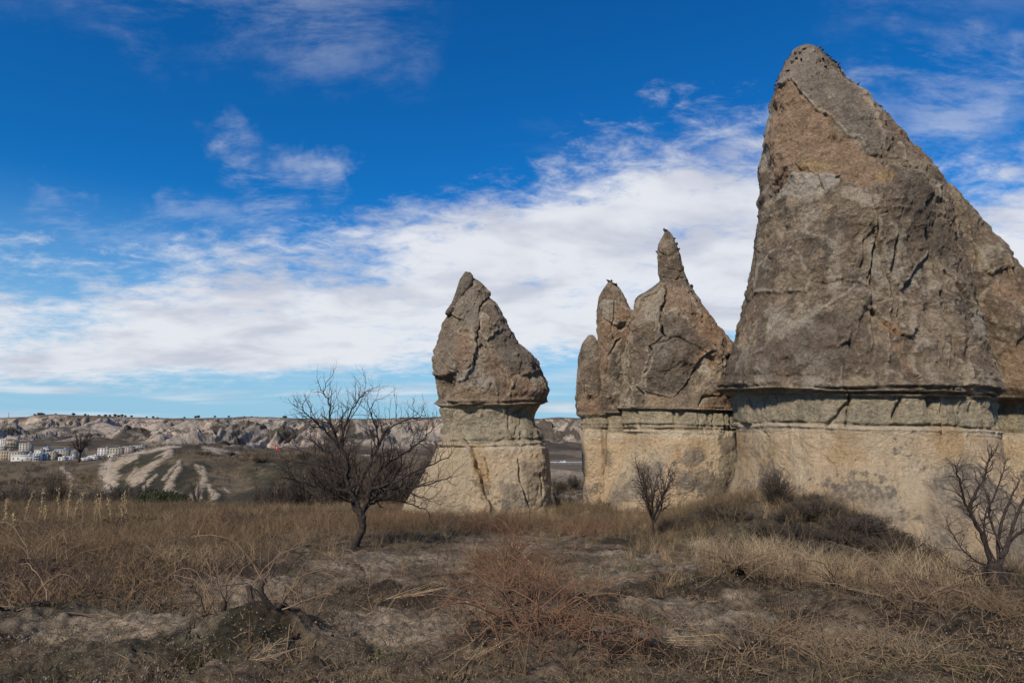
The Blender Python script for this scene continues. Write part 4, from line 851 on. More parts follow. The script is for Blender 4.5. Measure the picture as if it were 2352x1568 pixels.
def pebble(s):
    m = MB(); m.ell((0, 0, 0), (1, .75, .6), 6, 4); V = np.concatenate(m.v) * (1 + .2 * fbm(np.concatenate(m.v)[:, 0], np.concatenate(m.v)[:, 1], np.concatenate(m.v)[:, 2], 1.3, 2, .5, s))[:, None]
    q = m.q[0]; return V, np.concatenate([q[:, [0, 1, 2]], q[:, [0, 2, 3]]])
P = sample(14000, 3.9, 11, lambda u, v, x, y: .35 + .5 * bare(u, v, x, y) + .3 * (fbm(x, y, 0, 1.2, 3, .5, 8) > 0)); n = len(P)
scatter('gravel', 'small pale stones strewn over the soil', [pebble(i) for i in range(4)], M_PEB, P, RG.uniform(0, 6, (n, 3)), .004 + .012 * RG.random(n) ** 4, RG.integers(0, 4, n))
def leafv(s):
    r_ = random.Random(s); a = np.linspace(0, 6.283, 9)[:-1]; R = .03 * (1 + .35 * np.cos(a * 5 + s)); V = np.stack([R * np.cos(a), R * np.sin(a), .010 * np.cos(2 * a + s)], -1)
    return np.concatenate([V, [[0, 0, -.004]]]), np.array([[8, i, (i + 1) % 8] for i in range(8)])
P = sample(1500, 4, 14, lambda u, v, x, y: np.clip(G(u, v, 1730, 1420, 110, 28) + .8 * G(u, v, 660, 1465, 60, 25) + .5 * G(u, v, 1250, 1520, 120, 40) + .6 * G(u, v, 230, 1400, 230, 14) + .5 * G(u, v, 1400, 1460, 80, 30), 0, 1)); P[:, 2] += .015; n = len(P)
scatter('fallen_leaves', 'russet fallen vine leaves lying on the soil', [leafv(i) for i in range(4)], M_LEAF, P, np.stack([RG.normal(0, .5, n), RG.normal(0, .5, n), RG.uniform(0, 6.28, n)], -1), RG.uniform(.5, 1.0, n), RG.integers(0, 4, n))
# scrub on the hills
def d_hill(u, v, x, y): return np.clip(sst(fbm(x, y, 0, .05, 3, .5, 3), -.3, .4) * .7 + .15 - .8 * G(u, v, 420, 1090, 120, 60), .03, 1)
P = sample(7000, 34, 118, d_hill, 1.0)
put('hill_grass', 'dry tussocks on the scrubby hill', [tuft(rr, 20, .5, .45, .05, 1.0, 2) for _ in range(4)], M_BROWN, P, .5, 1.2)
P = sample(5000, 36, 118, lambda u, v, x, y: d_hill(u, v, x, y) * sst(fbm(x, y, 0, .08, 3, .5, 7), -.1, .2), 1.0)
put('hill_scrub', 'low dark scrub on the hillside', [weedtuft(rr, 12, .5, .5, .05) for _ in range(4)], M_BUSH, P, .5, 1.3)

# ------------------------------------------------------------------ woody plants
def rot_about(d, ax, a):
    ax = ax / (np.linalg.norm(ax) + 1e-9); return d * math.cos(a) + np.cross(ax, d) * math.sin(a) + ax * np.dot(ax, d) * (1 - math.cos(a))
def wander(p, d, L, n, wob, up, rg):
    P = [np.array(p, float)]; d = np.array(d, float); d /= np.linalg.norm(d)
    for _ in range(n):
        d = d + rg.normal(0, wob, 3) + np.array([0, 0, up]); d /= np.linalg.norm(d); P.append(P[-1] + d * L / n)
    return np.array(P)
def spawn(B, lv, P, r0, r1, rg, cfg):
    """children of a branch: B[level] collects tubes"""
    if lv >= len(cfg): return
    c = cfg[lv]; L = np.linalg.norm(np.diff(P, axis=0), axis=1); Lt = L.sum(); n = max(1, int(round(c['n'] * Lt * rg.uniform(.8, 1.2)))) if c.get('per') else c['n']
    for i in range(n):
        t = c.get('t0', .2) + (1 - c.get('t0', .2)) * (i + rg.random()) / n; f = t * (len(P) - 1); k = min(int(f), len(P) - 2); q = P[k] + (P[k + 1] - P[k]) * (f - k); d = P[k + 1] - P[k]; d /= np.linalg.norm(d) + 1e-9
        ax = rg.normal(0, 1, 3); ax -= d * np.dot(ax, d); dd = rot_about(d, ax, R_(rg.uniform(*c.get('ang', (30, 65))))); dd = dd * np.array([1, c.get('fy', 1), 1]) + np.array([0, 0, c.get('up', .1)])
        ln = rg.uniform(*c['len']) * (1 - .35 * t); rad = min(lerp(r0, r1, t) * .75, c['r']) * rg.uniform(.8, 1.1); Q = wander(q, dd, ln, c.get('seg', 4), c.get('wob', .18), c.get('trop', .05), rg)
        rads = np.linspace(rad, rad * .4, len(Q)); B[lv].tube(Q, rads, c.get('k', 4)); spawn(B, lv + 1, Q, rad, rad * .4, rg, cfg)
def smooth_pts(P, k=2):
    P = np.array(P, float)
    for _ in range(k):
        Q = [P[0]]
        for a, b in zip(P[:-1], P[1:]): Q += [a * .75 + b * .25, a * .25 + b * .75]
        Q.append(P[-1]); P = np.array(Q)
    return P
def c2(p): return [(588 + a * .3, 840 + b * .3) for a, b in p]
# the bare tree in front
rg = np.random.default_rng(3); YT = 17.0
bx, by, bz = pt(*c2([(755, 1425)])[0], YT); base = np.array([bx, by, gz(bx, by)])
tree = thing('bare_tree', 'leafless spreading fruit tree with leaning black trunk in front of the lone spire', 'tree', tuple(base))
def P3(px, dy, Y0=YT, crop=c2):
    q = crop(px); n = len(q); return np.array([pt(u, v, Y0 + dy * (i / (n - 1)) ** 1.2 + .0) for i, (u, v) in enumerate(q)])
tr = smooth_pts(P3([(752, 1450), (757, 1375), (790, 1300), (818, 1255), (815, 1200), (800, 1130), (800, 1090)], 0)); m = MB(); rads = np.interp(np.linspace(0, 1, len(tr)), [0, .1, .5, .9, 1], [.125, .098, .085, .10, .085]); m.tube(tr - base, rads * (1 + .1 * np.sin(np.arange(len(tr)) * 2.1)), 10)
m.ell(tr[-8] - base + [.06, -.02, 0], (.07, .06, .08)); obj('trunk', m.mesh('trunk', M_BARK), tree)
limbs = [([(800, 1130), (740, 1080), (730, 1000), (700, 940), (650, 850), (590, 760), (560, 700), (480, 610), (400, 560)], .9, .05), ([(800, 1120), (760, 1020), (720, 940), (690, 870), (705, 760), (690, 690), (640, 620), (600, 500), (560, 400), (562, 260), (490, 180)], -.4, .055),
         ([(735, 1040), (640, 1000), (550, 940), (430, 915), (300, 880), (190, 840)], -1.0, .035), ([(815, 1130), (850, 1040), (880, 950), (930, 930), (1000, 900), (1100, 870), (1300, 770), (1480, 700)], -.8, .05), ([(820, 1120), (870, 1060), (960, 1020), (1100, 1030), (1250, 1080), (1330, 1115)], .9, .032),
         ([(800, 1120), (765, 1000), (800, 900), (870, 760), (900, 680), (940, 600), (1000, 480), (1160, 410), (1300, 380)], .5, .045), ([(690, 690), (650, 600), (700, 400), (760, 300), (820, 210), (890, 170)], 1.0, .028), ([(880, 950), (900, 860), (960, 780), (1050, 720), (1200, 640), (1300, 540), (1400, 440)], 1.3, .035),
         ([(700, 960), (560, 930), (480, 850), (350, 650), (290, 600)], 1.5, .03), ([(640, 610), (500, 470), (420, 400), (350, 330), (370, 260)], -1.0, .024), ([(935, 610), (930, 500), (860, 330), (930, 260)], -.9, .022), ([(930, 930), (1100, 950), (1300, 910), (1500, 850)], -1.2, .03),
         ([(650, 850), (520, 760), (350, 740), (210, 730)], -.3, .025), ([(760, 1010), (660, 960), (600, 880), (620, 760), (560, 640)], 1.8, .035), ([(860, 1040), (960, 960), (1060, 860), (1120, 760), (1100, 620)], 2.0, .035), ([(1000, 900), (1150, 960), (1270, 1010), (1420, 1060)], .2, .02)]
cfg = [dict(n=7, per=1, len=(.35, 1.1), r=.018, ang=(25, 65), up=.25, trop=.10, t0=.2, seg=6, wob=.22, k=5), dict(n=8, per=1, len=(.18, .55), r=.0085, ang=(30, 70), up=.2, trop=.14, seg=4, wob=.22, t0=.1, k=3), dict(n=6, per=1, len=(.08, .26), r=.0055, ang=(25, 70), up=.15, trop=.1, seg=3, wob=.2, t0=.1, k=3)]
B = [MB() for _ in cfg]
for px, dy, r0 in limbs:
    L = smooth_pts(P3(px, dy)); L = L + .015 * rg.normal(0, 1, L.shape); L[0] = P3(px, dy)[0]; m = MB(); rads = np.linspace(r0 * 1.2, r0 * .18, len(L)); m.tube(L - base, rads, 7); obj('limb', m.mesh('limb', M_BARK), tree)
    spawn(B, 0, L - base, r0, r0 * .2, rg, cfg)
for u, v0_, v1_ in [(620, 420, 120), (700, 330, 150), (795, 260, 90), (930, 420, 260), (1030, 410, 235), (1060, 430, 140), (1075, 410, 215), (1160, 410, 245), (1210, 400, 230), (1110, 430, 300), (1350, 400, 350), (570, 260, 120), (480, 240, 150), (860, 420, 240), (985, 450, 320)]:
    y = YT + rg.uniform(-.8, .8); a, b = c2([(u + rg.uniform(-15, 15), v0_), (u, v1_)]); p = pt(*a, y); q = pt(*b, y); L = np.array([lerp(p, q, t) + (0 if t in (0,) else 1) * rg.normal(0, .018, 3) for t in np.linspace(0, 1, 6)]); B[1].tube(L - base, np.linspace(.008, .003, 6), 3)
    spawn(B, 2, L - base, .006, .003, rg, cfg)
obj('branches', B[0].mesh('branches', M_BARK), tree)['kind'] = 'stuff'
mm = MB(); mm.v = B[1].v + B[2].v; off = B[1].n; mm.q = B[1].q + [q + off for q in B[2].q]; obj('twigs', mm.mesh('twigs', M_TWIG), tree)['kind'] = 'stuff'
print('main tree quads', sum(len(q) for q in mm.q) + sum(len(q) for q in B[0].q))
def small_tree(name, label, cat, P0, H, W, seed, stems, cfg, r0, Mb=None, Mt=None, group=None, trunk_h=.3, lean=(0, 0)):
    rg = np.random.default_rng(seed); t = thing(name, label, cat, tuple(P0), group); Mb = Mb or M_BARK; Mt = Mt or M_TWIG
    m = MB(); tp = wander((0, 0, -.08), (lean[0], lean[1], 1), H * trunk_h + .08, 5, .07, .05, rg); m.tube(tp, np.linspace(r0 * 1.15, r0 * .8, len(tp)), 7); obj('trunk', m.mesh('trunk', Mb), t)
    B = [MB() for _ in cfg]
    for i in range(stems):
        a = 6.283 * (i + rg.random() * .6) / stems; d = np.array([math.cos(a) * W, math.sin(a) * W, H * (1 - trunk_h)]) ; d = d * rg.uniform(.8, 1.1); L = wander(tp[-1] - (tp[-1] - tp[-2]) * rg.random() * 1.5, d, np.linalg.norm(d), 7, .12, .05, rg); m = MB(); r = r0 * rg.uniform(.45, .7)
        m.tube(L, np.linspace(r, r * .2, len(L)), 5); obj('limb', m.mesh('limb', Mb), t); spawn(B, 0, L, r, r * .25, rg, cfg)
    mm = MB(); o = 0
    for b_ in B:
        mm.v += b_.v; mm.q += [q + o for q in b_.q]; o += b_.n
    mm.n = o; k = obj('twigs', mm.mesh('twigs', Mt), t); k['kind'] = 'stuff'; return t
def cfgs(s, d=1.0, up=.15): return [dict(n=9 * d / s, per=1, len=(.25 * s, .6 * s), r=.012 * s, up=up, trop=.06, seg=4, wob=.2, k=3, t0=.15), dict(n=12 * d / s, per=1, len=(.1 * s, .3 * s), r=.006 * s, up=up, trop=.05, seg=3, wob=.2, k=3, t0=.1)]
def gp(u, v): x, y = vine_at(u, v); return np.array([x, y, gz(x, y)])
q = gp(1501, 1236); k = q[1] * 1 / F_
small_tree('bare_tree', 'small leafless sapling standing in front of the spire cluster', 'tree', q, 172 * k, 62 * k, 5, 10, cfgs(1.0, 1.35), .04, trunk_h=.28)
# dark shrub-like tree at the right edge, main stems traced
YR = 9.6; q = gp(2292, 1345); YR = q[1]; t = thing('bare_tree', 'dark leafless tree with crooked stems at the right edge beside the tall grass', 'tree', tuple(q))
m = MB(); m.tube(smooth_pts([[0, 0, -.1], [.0, 0, .08], [-.03, 0, .2], [-.02, 0, .32]]), np.linspace(.14, .085, len(smooth_pts([[0]*3]*4))), 8); m.ell((-.07, -.03, .05), (.12, .1, .1)); m.ell((.08, 0, .1), (.09, .08, .14)); obj('trunk', m.mesh('trunk', M_BARK), t)
rg = np.random.default_rng(9); cfgR = [dict(n=18, per=1, len=(.12, .42), r=.009, up=.15, trop=.06, seg=4, wob=.24, k=4, t0=.2), dict(n=14, per=1, len=(.05, .2), r=.004, up=.1, trop=.03, seg=3, wob=.25, k=3, t0=.1)]; B = [MB(), MB()]
for pts, dy, r0 in [([(2280, 1310), (2262, 1240), (2240, 1200), (2225, 1170), (2240, 1130), (2262, 1100), (2268, 1060), (2285, 1040)], -.4, .034), ([(2240, 1200), (2215, 1150), (2200, 1090), (2190, 1065)], -.5, .022), ([(2295, 1310), (2290, 1250), (2300, 1190), (2330, 1130), (2340, 1100)], .5, .032), ([(2295, 1300), (2320, 1240), (2352, 1215), (2400, 1190)], .1, .03),
                       ([(2285, 1300), (2240, 1290), (2200, 1250), (2175, 1200)], -.2, .016), ([(2300, 1260), (2270, 1190), (2275, 1140), (2240, 1100)], .6, .022), ([(2280, 1320), (2220, 1320), (2160, 1290), (2120, 1230)], .3, .013), ([(2300, 1280), (2350, 1150), (2390, 1060)], .2, .028), ([(2290, 1300), (2250, 1210), (2300, 1100), (2310, 1060)], .3, .018)]:
    L = smooth_pts(np.array([pt(u, v, YR + dy * (i / (len(pts) - 1))) for i, (u, v) in enumerate(pts)])); L += .006 * rg.normal(0, 1, L.shape); m = MB(); m.tube(L - q, np.linspace(r0, r0 * .2, len(L)), 6); obj('limb', m.mesh('limb', M_BARK), t); spawn(B, 0, L - q, r0, r0 * .2, rg, cfgR)
mm = MB(); mm.v = B[0].v + B[1].v; mm.q = B[0].q + [a + B[0].n for a in B[1].q]; obj('twigs', mm.mesh('twigs', M_TWIG), t)['kind'] = 'stuff'
# lone tree on the ridge
zr_ = gz(*(lambda p: (p[0], p[1]))(pt(181, 1060, 118))); p = pt(180, 1060, 117.); p[2] = gz(p[0], p[1])
small_tree('round_tree', 'lone round-crowned leafless tree on the ridge above the town', 'tree', p, 4.9, 2.6, 21, 11, [dict(n=2.2, per=1, len=(.8, 1.8), r=.05, up=.05, trop=.02, seg=4, wob=.22, k=3, t0=.2), dict(n=4.5, per=1, len=(.35, .9), r=.03, up=.05, trop=.0, seg=3, wob=.25, k=3, t0=.1)], .2, trunk_h=.42)
# bushes -----------------------------------------------------------------
def make_bush(name, label, P0, H, W, seed, stems, dens, w, mt, group=None, flat=1.0):
    rg = np.random.default_rng(seed); t = thing(name, label, 'bush', tuple(P0), group); m = MB(); B = [MB(), MB()]
    cf = [dict(n=dens, per=1, len=(.25 * H, .5 * H), r=w, up=.1, trop=.03, seg=3, wob=.25, k=3, t0=.1), dict(n=dens * 1.3, per=1, len=(.1 * H, .28 * H), r=w * .75, up=.05, trop=.0, seg=2, wob=.25, k=3, t0=.0)]
    for i in range(stems):
        a = rg.uniform(0, 6.283); e = rg.uniform(.1, 1.0); d = np.array([math.cos(a) * W * math.sqrt(e), math.sin(a) * W * math.sqrt(e), H * flat * (1.05 - .55 * e)]); L = wander((rg.normal(0, .06 * W), rg.normal(0, .06 * W), -.03), d, np.linalg.norm(d), 5, .13, .03, rg); m.tube(L, np.linspace(w * 2.2, w, len(L)), 3); spawn(B, 0, L, w * 2, w, rg, cf)
    k = obj('stems', m.mesh('stems', mt), t); k['kind'] = 'stuff'
    mm = MB(); mm.v = B[0].v + B[1].v; mm.q = B[0].q + [a + B[0].n for a in B[1].q]; k = obj('twigs', mm.mesh('twigs', mt), t); k['kind'] = 'stuff'; return t
q = gp(1783, 1163); q = pt(1783, 1160, 19.0); q[2] = gz(q[0], q[1])
make_bush('round_shrub', 'round grey leafless shrub on top of the mound', q, .95, .42, 31, 44, 11, .006, M_BUSH)
bushA = make_bush('bare_bush', 'x', (0, 0, 0), 1.0, .8, 32, 46, 8, .012, M_BUSH); bushB = make_bush('bare_bush', 'x', (0, 0, 0), 1.0, 1.0, 33, 42, 8, .012, M_BUSH, flat=.8)
bushC = make_bush('bare_bush', 'x', (0, 0, 0), 1.0, .5, 34, 14, 7, .009, M_BUSH)
first = {id(bushA): True, id(bushB): True, id(bushC): True}
def bush(src, u, v, Y, hpx, wpx, label, group):
    p = pt(u, v, Y); z = gz(p[0], p[1]); s = max(pt(u, v - hpx, Y)[2] - z, hpx / F_ * Y * .6); sx = wpx / F_ * Y / 2 * 1.1; a = rr.uniform(0, 6)
    if first.get(id(src)): first[id(src)] = False; src.location = (p[0], p[1], z - .05); src.rotation_euler.z = a; src.scale = (sx, sx, s); src['label'] = label; src['group'] = group; return src
    return dup(src, (p[0], p[1], z - .05), a, (sx, sx, s), label, group)
GB = 'dark bushes behind the field'
for src, u, v, Y, h, w, lab in [
    (bushA, 770, 1150, 38, 100, 150, 'big dark thicket directly behind the bare tree, left of its trunk'), (bushB, 930, 1150, 40, 85, 150, 'big dark thicket between the bare tree and the lone spire'), (bushA, 850, 1145, 44, 88, 130, 'dark thicket behind the trunk of the bare tree'),
    (bushB, 700, 1120, 60, 75, 110, 'dark bush on the slope left of the bare tree crown'), (bushA, 1000, 1130, 46, 90, 90, 'dark bush against the left foot of the lone spire'), (bushC, 590, 1172, 32, 70, 95, 'open twiggy bush left of the bare tree at the field edge'),
    (bushC, 455, 1172, 33, 80, 95, 'fan-shaped twiggy bush below the pale ribs of the hill'), (bushB, 320, 1160, 38, 60, 170, 'wide dark bush left of the fan-shaped twiggy bush'), (bushA, 250, 1165, 36, 45, 120, 'low dark bush behind the yellow seed stalks'),
    (bushA, 120, 1135, 46, 45, 75, 'round dark bush on the left slope under the lone ridge tree'), (bushB, 45, 1140, 46, 40, 90, 'low dark bush on the left slope near the picture edge'), (bushA, 20, 1165, 36, 45, 110, 'dark bush at the left picture edge behind the weeds'),
    (bushC, 210, 1160, 40, 50, 90, 'thin bush with a leaning branch left of the dirt hollow'), (bushA, 640, 1150, 45, 50, 90, 'dark bush in the hollow between the ribbed hill and the bare tree'), (bushB, 385, 1165, 34, 50, 90, 'dark bush touching the green shrub'),
    (bushA, 530, 1055, 105, 16, 34, 'small bush on the right shoulder of the ribbed hill'), (bushB, 600, 1060, 95, 14, 50, 'flat bush on the slope below the red flag'), (bushC, 551, 1029, 150, 18, 30, 'spindly bush on the skyline of the ribbed hill'),
    (bushA, 700, 1062, 100, 26, 50, 'bush behind the left side of the bare tree crown'), (bushB, 760, 1070, 95, 30, 70, 'bush on the far slope seen through the bare tree'), (bushA, 900, 1085, 90, 34, 70, 'bush on the far slope right of the bare tree limbs'),
    (bushA, 1318, 1113, 88, 24, 40, 'dark bush in the gap between the spires, right side'), (bushB, 1290, 1117, 84, 18, 36, 'dark bush in the middle of the gap between the spires'), (bushC, 1275, 1114, 86, 22, 24, 'thin grey bush in the gap, close to the lone spire'),
    (bushC, 1280, 1150, 33, 36, 70, 'thin bare shrub growing at the right foot of the lone spire'), (bushB, 470, 1062, 100, 12, 50, 'flat dark patch bush near the top of the ribbed hill'), (bushA, 980, 1095, 80, 40, 60, 'tall dark bush beside the lone spire shoulder')]:
    bush(src, u, v, Y, h, w, lab, GB)
GM = 'dark scrub on the mound'
for u, v, Y, h, w, lab in [(1900, 1225, 17.2, 70, 130, 'dark scrub bush on the crest of the mound, right of the round shrub'), (1990, 1255, 16.2, 75, 130, 'dark scrub bush halfway down the right side of the mound'), (2070, 1290, 15.2, 70, 120, 'last dark scrub bush where the mound runs out to the right'),
                           (1840, 1262, 15.6, 70, 130, 'dark scrub bush low on the front of the mound below the round shrub'), (1930, 1292, 14.5, 70, 140, 'dark scrub bush at the front foot of the mound behind pale grass'), (2020, 1305, 14.2, 60, 110, 'dark scrub bush at the foot of the mound, next to the last one'),
                           (1870, 1172, 19.0, 42, 80, 'small grey bush on the crest touching the round shrub'), (1790, 1275, 15, 45, 90, 'low scrub bush left of the others on the mound front'), (2130, 1300, 14.6, 60, 90, 'wispy bush against the tall spire at the end of the mound'),
                           (1870, 1235, 17.6, 75, 150, 'dark scrub bush in the middle of the mound slope'), (1950, 1265, 15.6, 80, 150, 'broad dark scrub bush at the heart of the scrub patch'), (1965, 1235, 17.0, 55, 120, 'dark scrub bush on the crest above the broad one'), (1820, 1222, 17.5, 50, 110, 'dark scrub bush under the round shrub, high on the mound'), (1760, 1240, 17.0, 45, 120, 'low dark scrub bush on the left front of the mound'), (1880, 1300, 14.0, 60, 130, 'dark scrub bush lowest on the mound front, above the pale grass'), (1700, 1210, 18.6, 34, 110, 'flat scrub bush between the brush pile and the round shrub'),
                           (2045, 1262, 16.4, 55, 110, 'dark scrub bush on the falling crest near its right end')]:
    p = pt(u, v, Y); bush(bushB if h > 50 else bushA, u, v, Y, h * 1.05, w, lab, GM)
q = gp(395, 1178); ever = thing('green_shrub', 'dark green leafy shrub among bare bushes at the field edge', 'shrub', tuple(pt(370, 1170, 33)[:2]) + (gz(*pt(370, 1170, 33)[:2]),))
rg = np.random.default_rng(4); m = MB(); V = []; T = []
for i in range(2600):
    a, e, r = rg.uniform(0, 6.28), rg.uniform(0, 1), rg.random() ** .4; c = np.array([math.cos(a) * r * 1.25, math.sin(a) * r * .6, .1 + .75 * e * (1 - .5 * r)]) + rg.normal(0, .05, 3); d1, d2 = rg.normal(0, .035, 3), rg.normal(0, .035, 3); V += [c - d1, c + d1, c + d2]; T.append((3 * i, 3 * i + 1, 3 * i + 2))
m.raw(V, t=T); obj('foliage', m.mesh('foliage', M_EVER, False), ever)['kind'] = 'stuff'; m = MB()
for i in range(9): m.tube(wander((rg.normal(0, .3), rg.normal(0, .2), -.05), (rg.normal(0, .5), 0, 1), .7, 4, .15, 0, rg), [.02, .016, .012, .01, .006], 4)
obj('stems', m.mesh('stems', M_BARK), ever)
# ------------------------------------------------------------------ vine stocks
def arc(p, a, L, hgt, rg, n=9, droop=1.0):
    """a cane that rises and bends over"""
    t = np.linspace(0, 1, n); d = np.array([math.cos(a), math.sin(a)]); P = np.zeros((n, 3)); P[:, :2] = p[:2] + d * (L * t ** 1.1)[:, None] + np.cumsum(rg.normal(0, .013, (n, 2)), 0); P[:, 2] = p[2] + hgt * np.sin(np.clip(t * math.pi * .62 * droop, 0, 3)) + np.cumsum(rg.normal(0, .01, n)); return P
def vine(u_v, label, seed, size, ncane, mt=None, heads=3, group='old vine stocks', clen=(.5, 1.1), chg=(.2, .5), trail=3, xy=None):
    rg = np.random.default_rng(seed); x, y = xy; p0 = np.array([x, y, gz(x, y)]); t = thing('vine_stock', label, 'vine', tuple(p0), group); mt = mt or M_CANE
    m = MB(); ends = []
    for i in range(heads):
        a = 6.283 * i / heads + rg.uniform(-.5, .5); d = np.array([math.cos(a) * 1.1, math.sin(a) * .9, .28]); L = wander((0, 0, -.06), d, size * rg.uniform(.6, 1.1), 7, .42, .03, rg); L[:, 2] = np.maximum(L[:, 2], -.02)
        r = size * .11 * rg.uniform(.8, 1.1); m.tube(L, r * np.interp(np.linspace(0, 1, len(L)), [0, .5, .8, 1], [1.2, .85, .8, .75]) * (1 + .18 * rg.normal(0, 1, len(L))), 7); ends.append(L[-1]); ends.append(L[5]); m.ell(L[-1], (r * .95, r * .9, r * .8), 7, 5)
    m.ell((0, 0, .0), (size * .17, size * .15, size * .13), 9, 6); obj('stump', m.mesh('stump', M_VINE), t)
    for i in range(ncane):
        e = ends[rg.integers(len(ends))]; L = arc(e, rg.uniform(0, 6.283), rg.uniform(*clen), rg.uniform(*chg), rg, 10, rg.uniform(.7, 1.45)); m = MB(); r = .0065 * rg.uniform(.7, 1.2); m.tube(L, np.linspace(r, r * .4, len(L)), 4)
        for j in range(rg.integers(2, 5)): k = rg.integers(2, 9); Q = wander(L[k], rg.normal(0, 1, 3) + [0, 0, .5], rg.uniform(.08, .3), 4, .3, -.03, rg); m.tube(Q, np.linspace(.0035, .0015, 5), 3)
        obj('cane', m.mesh('cane', mt), t)
    for i in range(trail):
        e = ends[rg.integers(len(ends))]; a = rg.uniform(0, 6.283); L = arc(e, a, rg.uniform(.6, 1.2), -.02, rg, 12); L[:, 2] = np.array([gz(x + c[0], y + c[1]) for c in L]) - p0[2] + .02 + .02 * rg.random(12); L[0] = e; m = MB(); m.tube(L, np.linspace(.006, .003, 12), 4); obj('cane', m.mesh('cane', mt), t)
    return t
vl = ['gnarled vine stock on a heap of bare soil in the left foreground', 'vine stock with upright pale canes just behind the left foreground heap', 'sprawling vine stock in deep weeds at the left edge', 'dark vine stump in the red canes of the centre', 'vine stock on a pale soil heap in front of the mound',
      'vine stock with arching canes on a heap, right foreground', 'bushy russet vine further back in the centre', 'vine stock with long canes in the bottom centre', 'vine stock half buried in grass left of the bare tree', 'small vine stock under the bare tree trunk',
      'trailing vine canes between the centre and the pale heap', 'vine stock with loose canes near the right tree', 'vine stock low at the left edge in front of the sprawling one', 'small dark vine in the middle of the sandy patch']
vs_ = [(.34, 12, (.4, .9), (.18, .42)), (.30, 13, (.25, .6), (.28, .5)), (.42, 13, (.6, 1.3), (.3, .7)), (.30, 16, (.4, .9), (.2, .5)), (.30, 17, (.6, 1.3), (.12, .35)), (.30, 17, (.6, 1.3), (.15, .4)), (.3, 40, (.3, .9), (.3, .7)), (.30, 18, (.5, 1.2), (.15, .4)),
       (.34, 10, (.5, 1.1), (.2, .4)), (.25, 14, (.3, .8), (.15, .35)), (.16, 7, (.5, 1.), (.05, .15)), (.26, 13, (.5, 1.2), (.15, .4)), (.3, 9, (.4, .9), (.2, .4)), (.3, 12, (.4, .9), (.15, .35))]
for i, ((x, y), lab, (sz, nc, cl_, ch)) in enumerate(zip(VP, vl, vs_)):
    vine(None, lab, 50 + i, sz, nc, M_REDCANE if i in (3, 6, 7, 13) else M_CANE, 3 if i % 2 else 4, clen=cl_, chg=ch, xy=(x, y))
def make_brush(label, u, v, n, spread, h, mt, seed, name='cane_thicket', cat='thicket', group='russet cane thickets', w=.0045):
    rg = np.random.default_rng(seed); q = gp(u, v); t = thing(name, label, cat, tuple(q), group); m = MB()
    for i in range(n):
        a = rg.uniform(0, 6.283); r = spread * math.sqrt(rg.random()); x, y = r * math.cos(a), r * math.sin(a) * .8; z = gz(q[0] + x, q[1] + y) - q[2]; L = arc((x, y, z - .02), rg.uniform(0, 6.283), rg.uniform(.2, .8), h * rg.uniform(.4, 1.1), rg, 7, rg.uniform(.6, 1.4)); m.tube(L, np.linspace(w, w * .45, 7), 3)
        for j in range(3): Q = wander(L[rg.integers(2, 6)], rg.normal(0, 1, 3) + [0, 0, .7], rg.uniform(.08, .25), 3, .3, 0, rg); m.tube(Q, [w * .6] * 3 + [w * .3], 3)
    o = obj('canes', m.mesh('canes', mt), t); o['kind'] = 'stuff'; return t
for a in [('tall russet cane thicket in the centre behind the dark vine stump', 1165, 1325, 80, .6, .42, M_REDCANE, 1), ('russet cane thicket trailing towards the bottom centre', 1200, 1390, 70, .6, .3, M_REDCANE, 2), ('russet cane thicket in front of the gap between the spires', 1140, 1225, 150, 1.0, .55, M_REDCANE, 3), ('low russet canes left of the small sapling', 1340, 1225, 130, 1.1, .45, M_REDCANE, 4),
          ('tangled canes at the left edge', 60, 1300, 170, 1.1, .8, M_CANE, 5), ('tangled brown canes right of the left edge tangle', 200, 1290, 150, 1.1, .65, M_RUSTY, 6), ('brown canes in the weeds below the ribbed hill', 420, 1240, 150, 1.4, .6, M_RUSTY, 7), ('brown cane tangle behind the bare tree trunk on the left', 700, 1215, 150, 1.5, .6, M_RUSTY, 8),
          ('brown cane tangle right of the bare tree trunk', 930, 1210, 150, 1.3, .55, M_REDCANE, 9), ('dry cane tangle in front of the right tree', 2180, 1420, 120, .8, .35, M_CANE, 10), ('cane tangle in the bottom right foreground', 1900, 1500, 90, .8, .25, M_CANE, 11), ('russet canes at the bottom centre', 1290, 1500, 110, .7, .3, M_REDCANE, 12), ('cane tangle left of the mound in the weeds', 1740, 1345, 90, .7, .35, M_CANE, 13)]:
    make_brush(*a)
for a in [('dark bramble tangle near the left edge', 120, 1245, 120, .9, .5, M_TWIG, 21), ('dark bramble tangle in the left weeds', 380, 1285, 110, .9, .4, M_TWIG, 22), ('dark bramble tangle between the stalks and the bare tree', 560, 1215, 120, 1.1, .5, M_TWIG, 23), ('dark bramble tangle low behind the left vine', 560, 1330, 80, .7, .35, M_TWIG, 24), ('dark bramble tangle below the lone spire', 1060, 1215, 90, 1.0, .4, M_TWIG, 25), ('dark bramble tangle in the left edge weeds, lowest one', 40, 1375, 100, .8, .45, M_TWIG, 26)]:
    make_brush(*a, group='dark bramble tangles')
make_brush('grey heap of cut branches lying on the left side of the mound', 1632, 1190, 160, .55, .22, M_BUSH, 14, 'brush_pile', 'brush pile', None, .008)
make_brush('dark clump of uprooted stems in the weeds on the left', 290, 1212, 80, .5, .28, M_VINE, 15, 'dead_clump', 'dead plant', None, .018)
make_brush('twisted dead branches on the ground at the foot of the spire cluster', 1400, 1170, 16, .8, .45, M_BARK, 16, 'dead_branches', 'dead branches', None, .02)
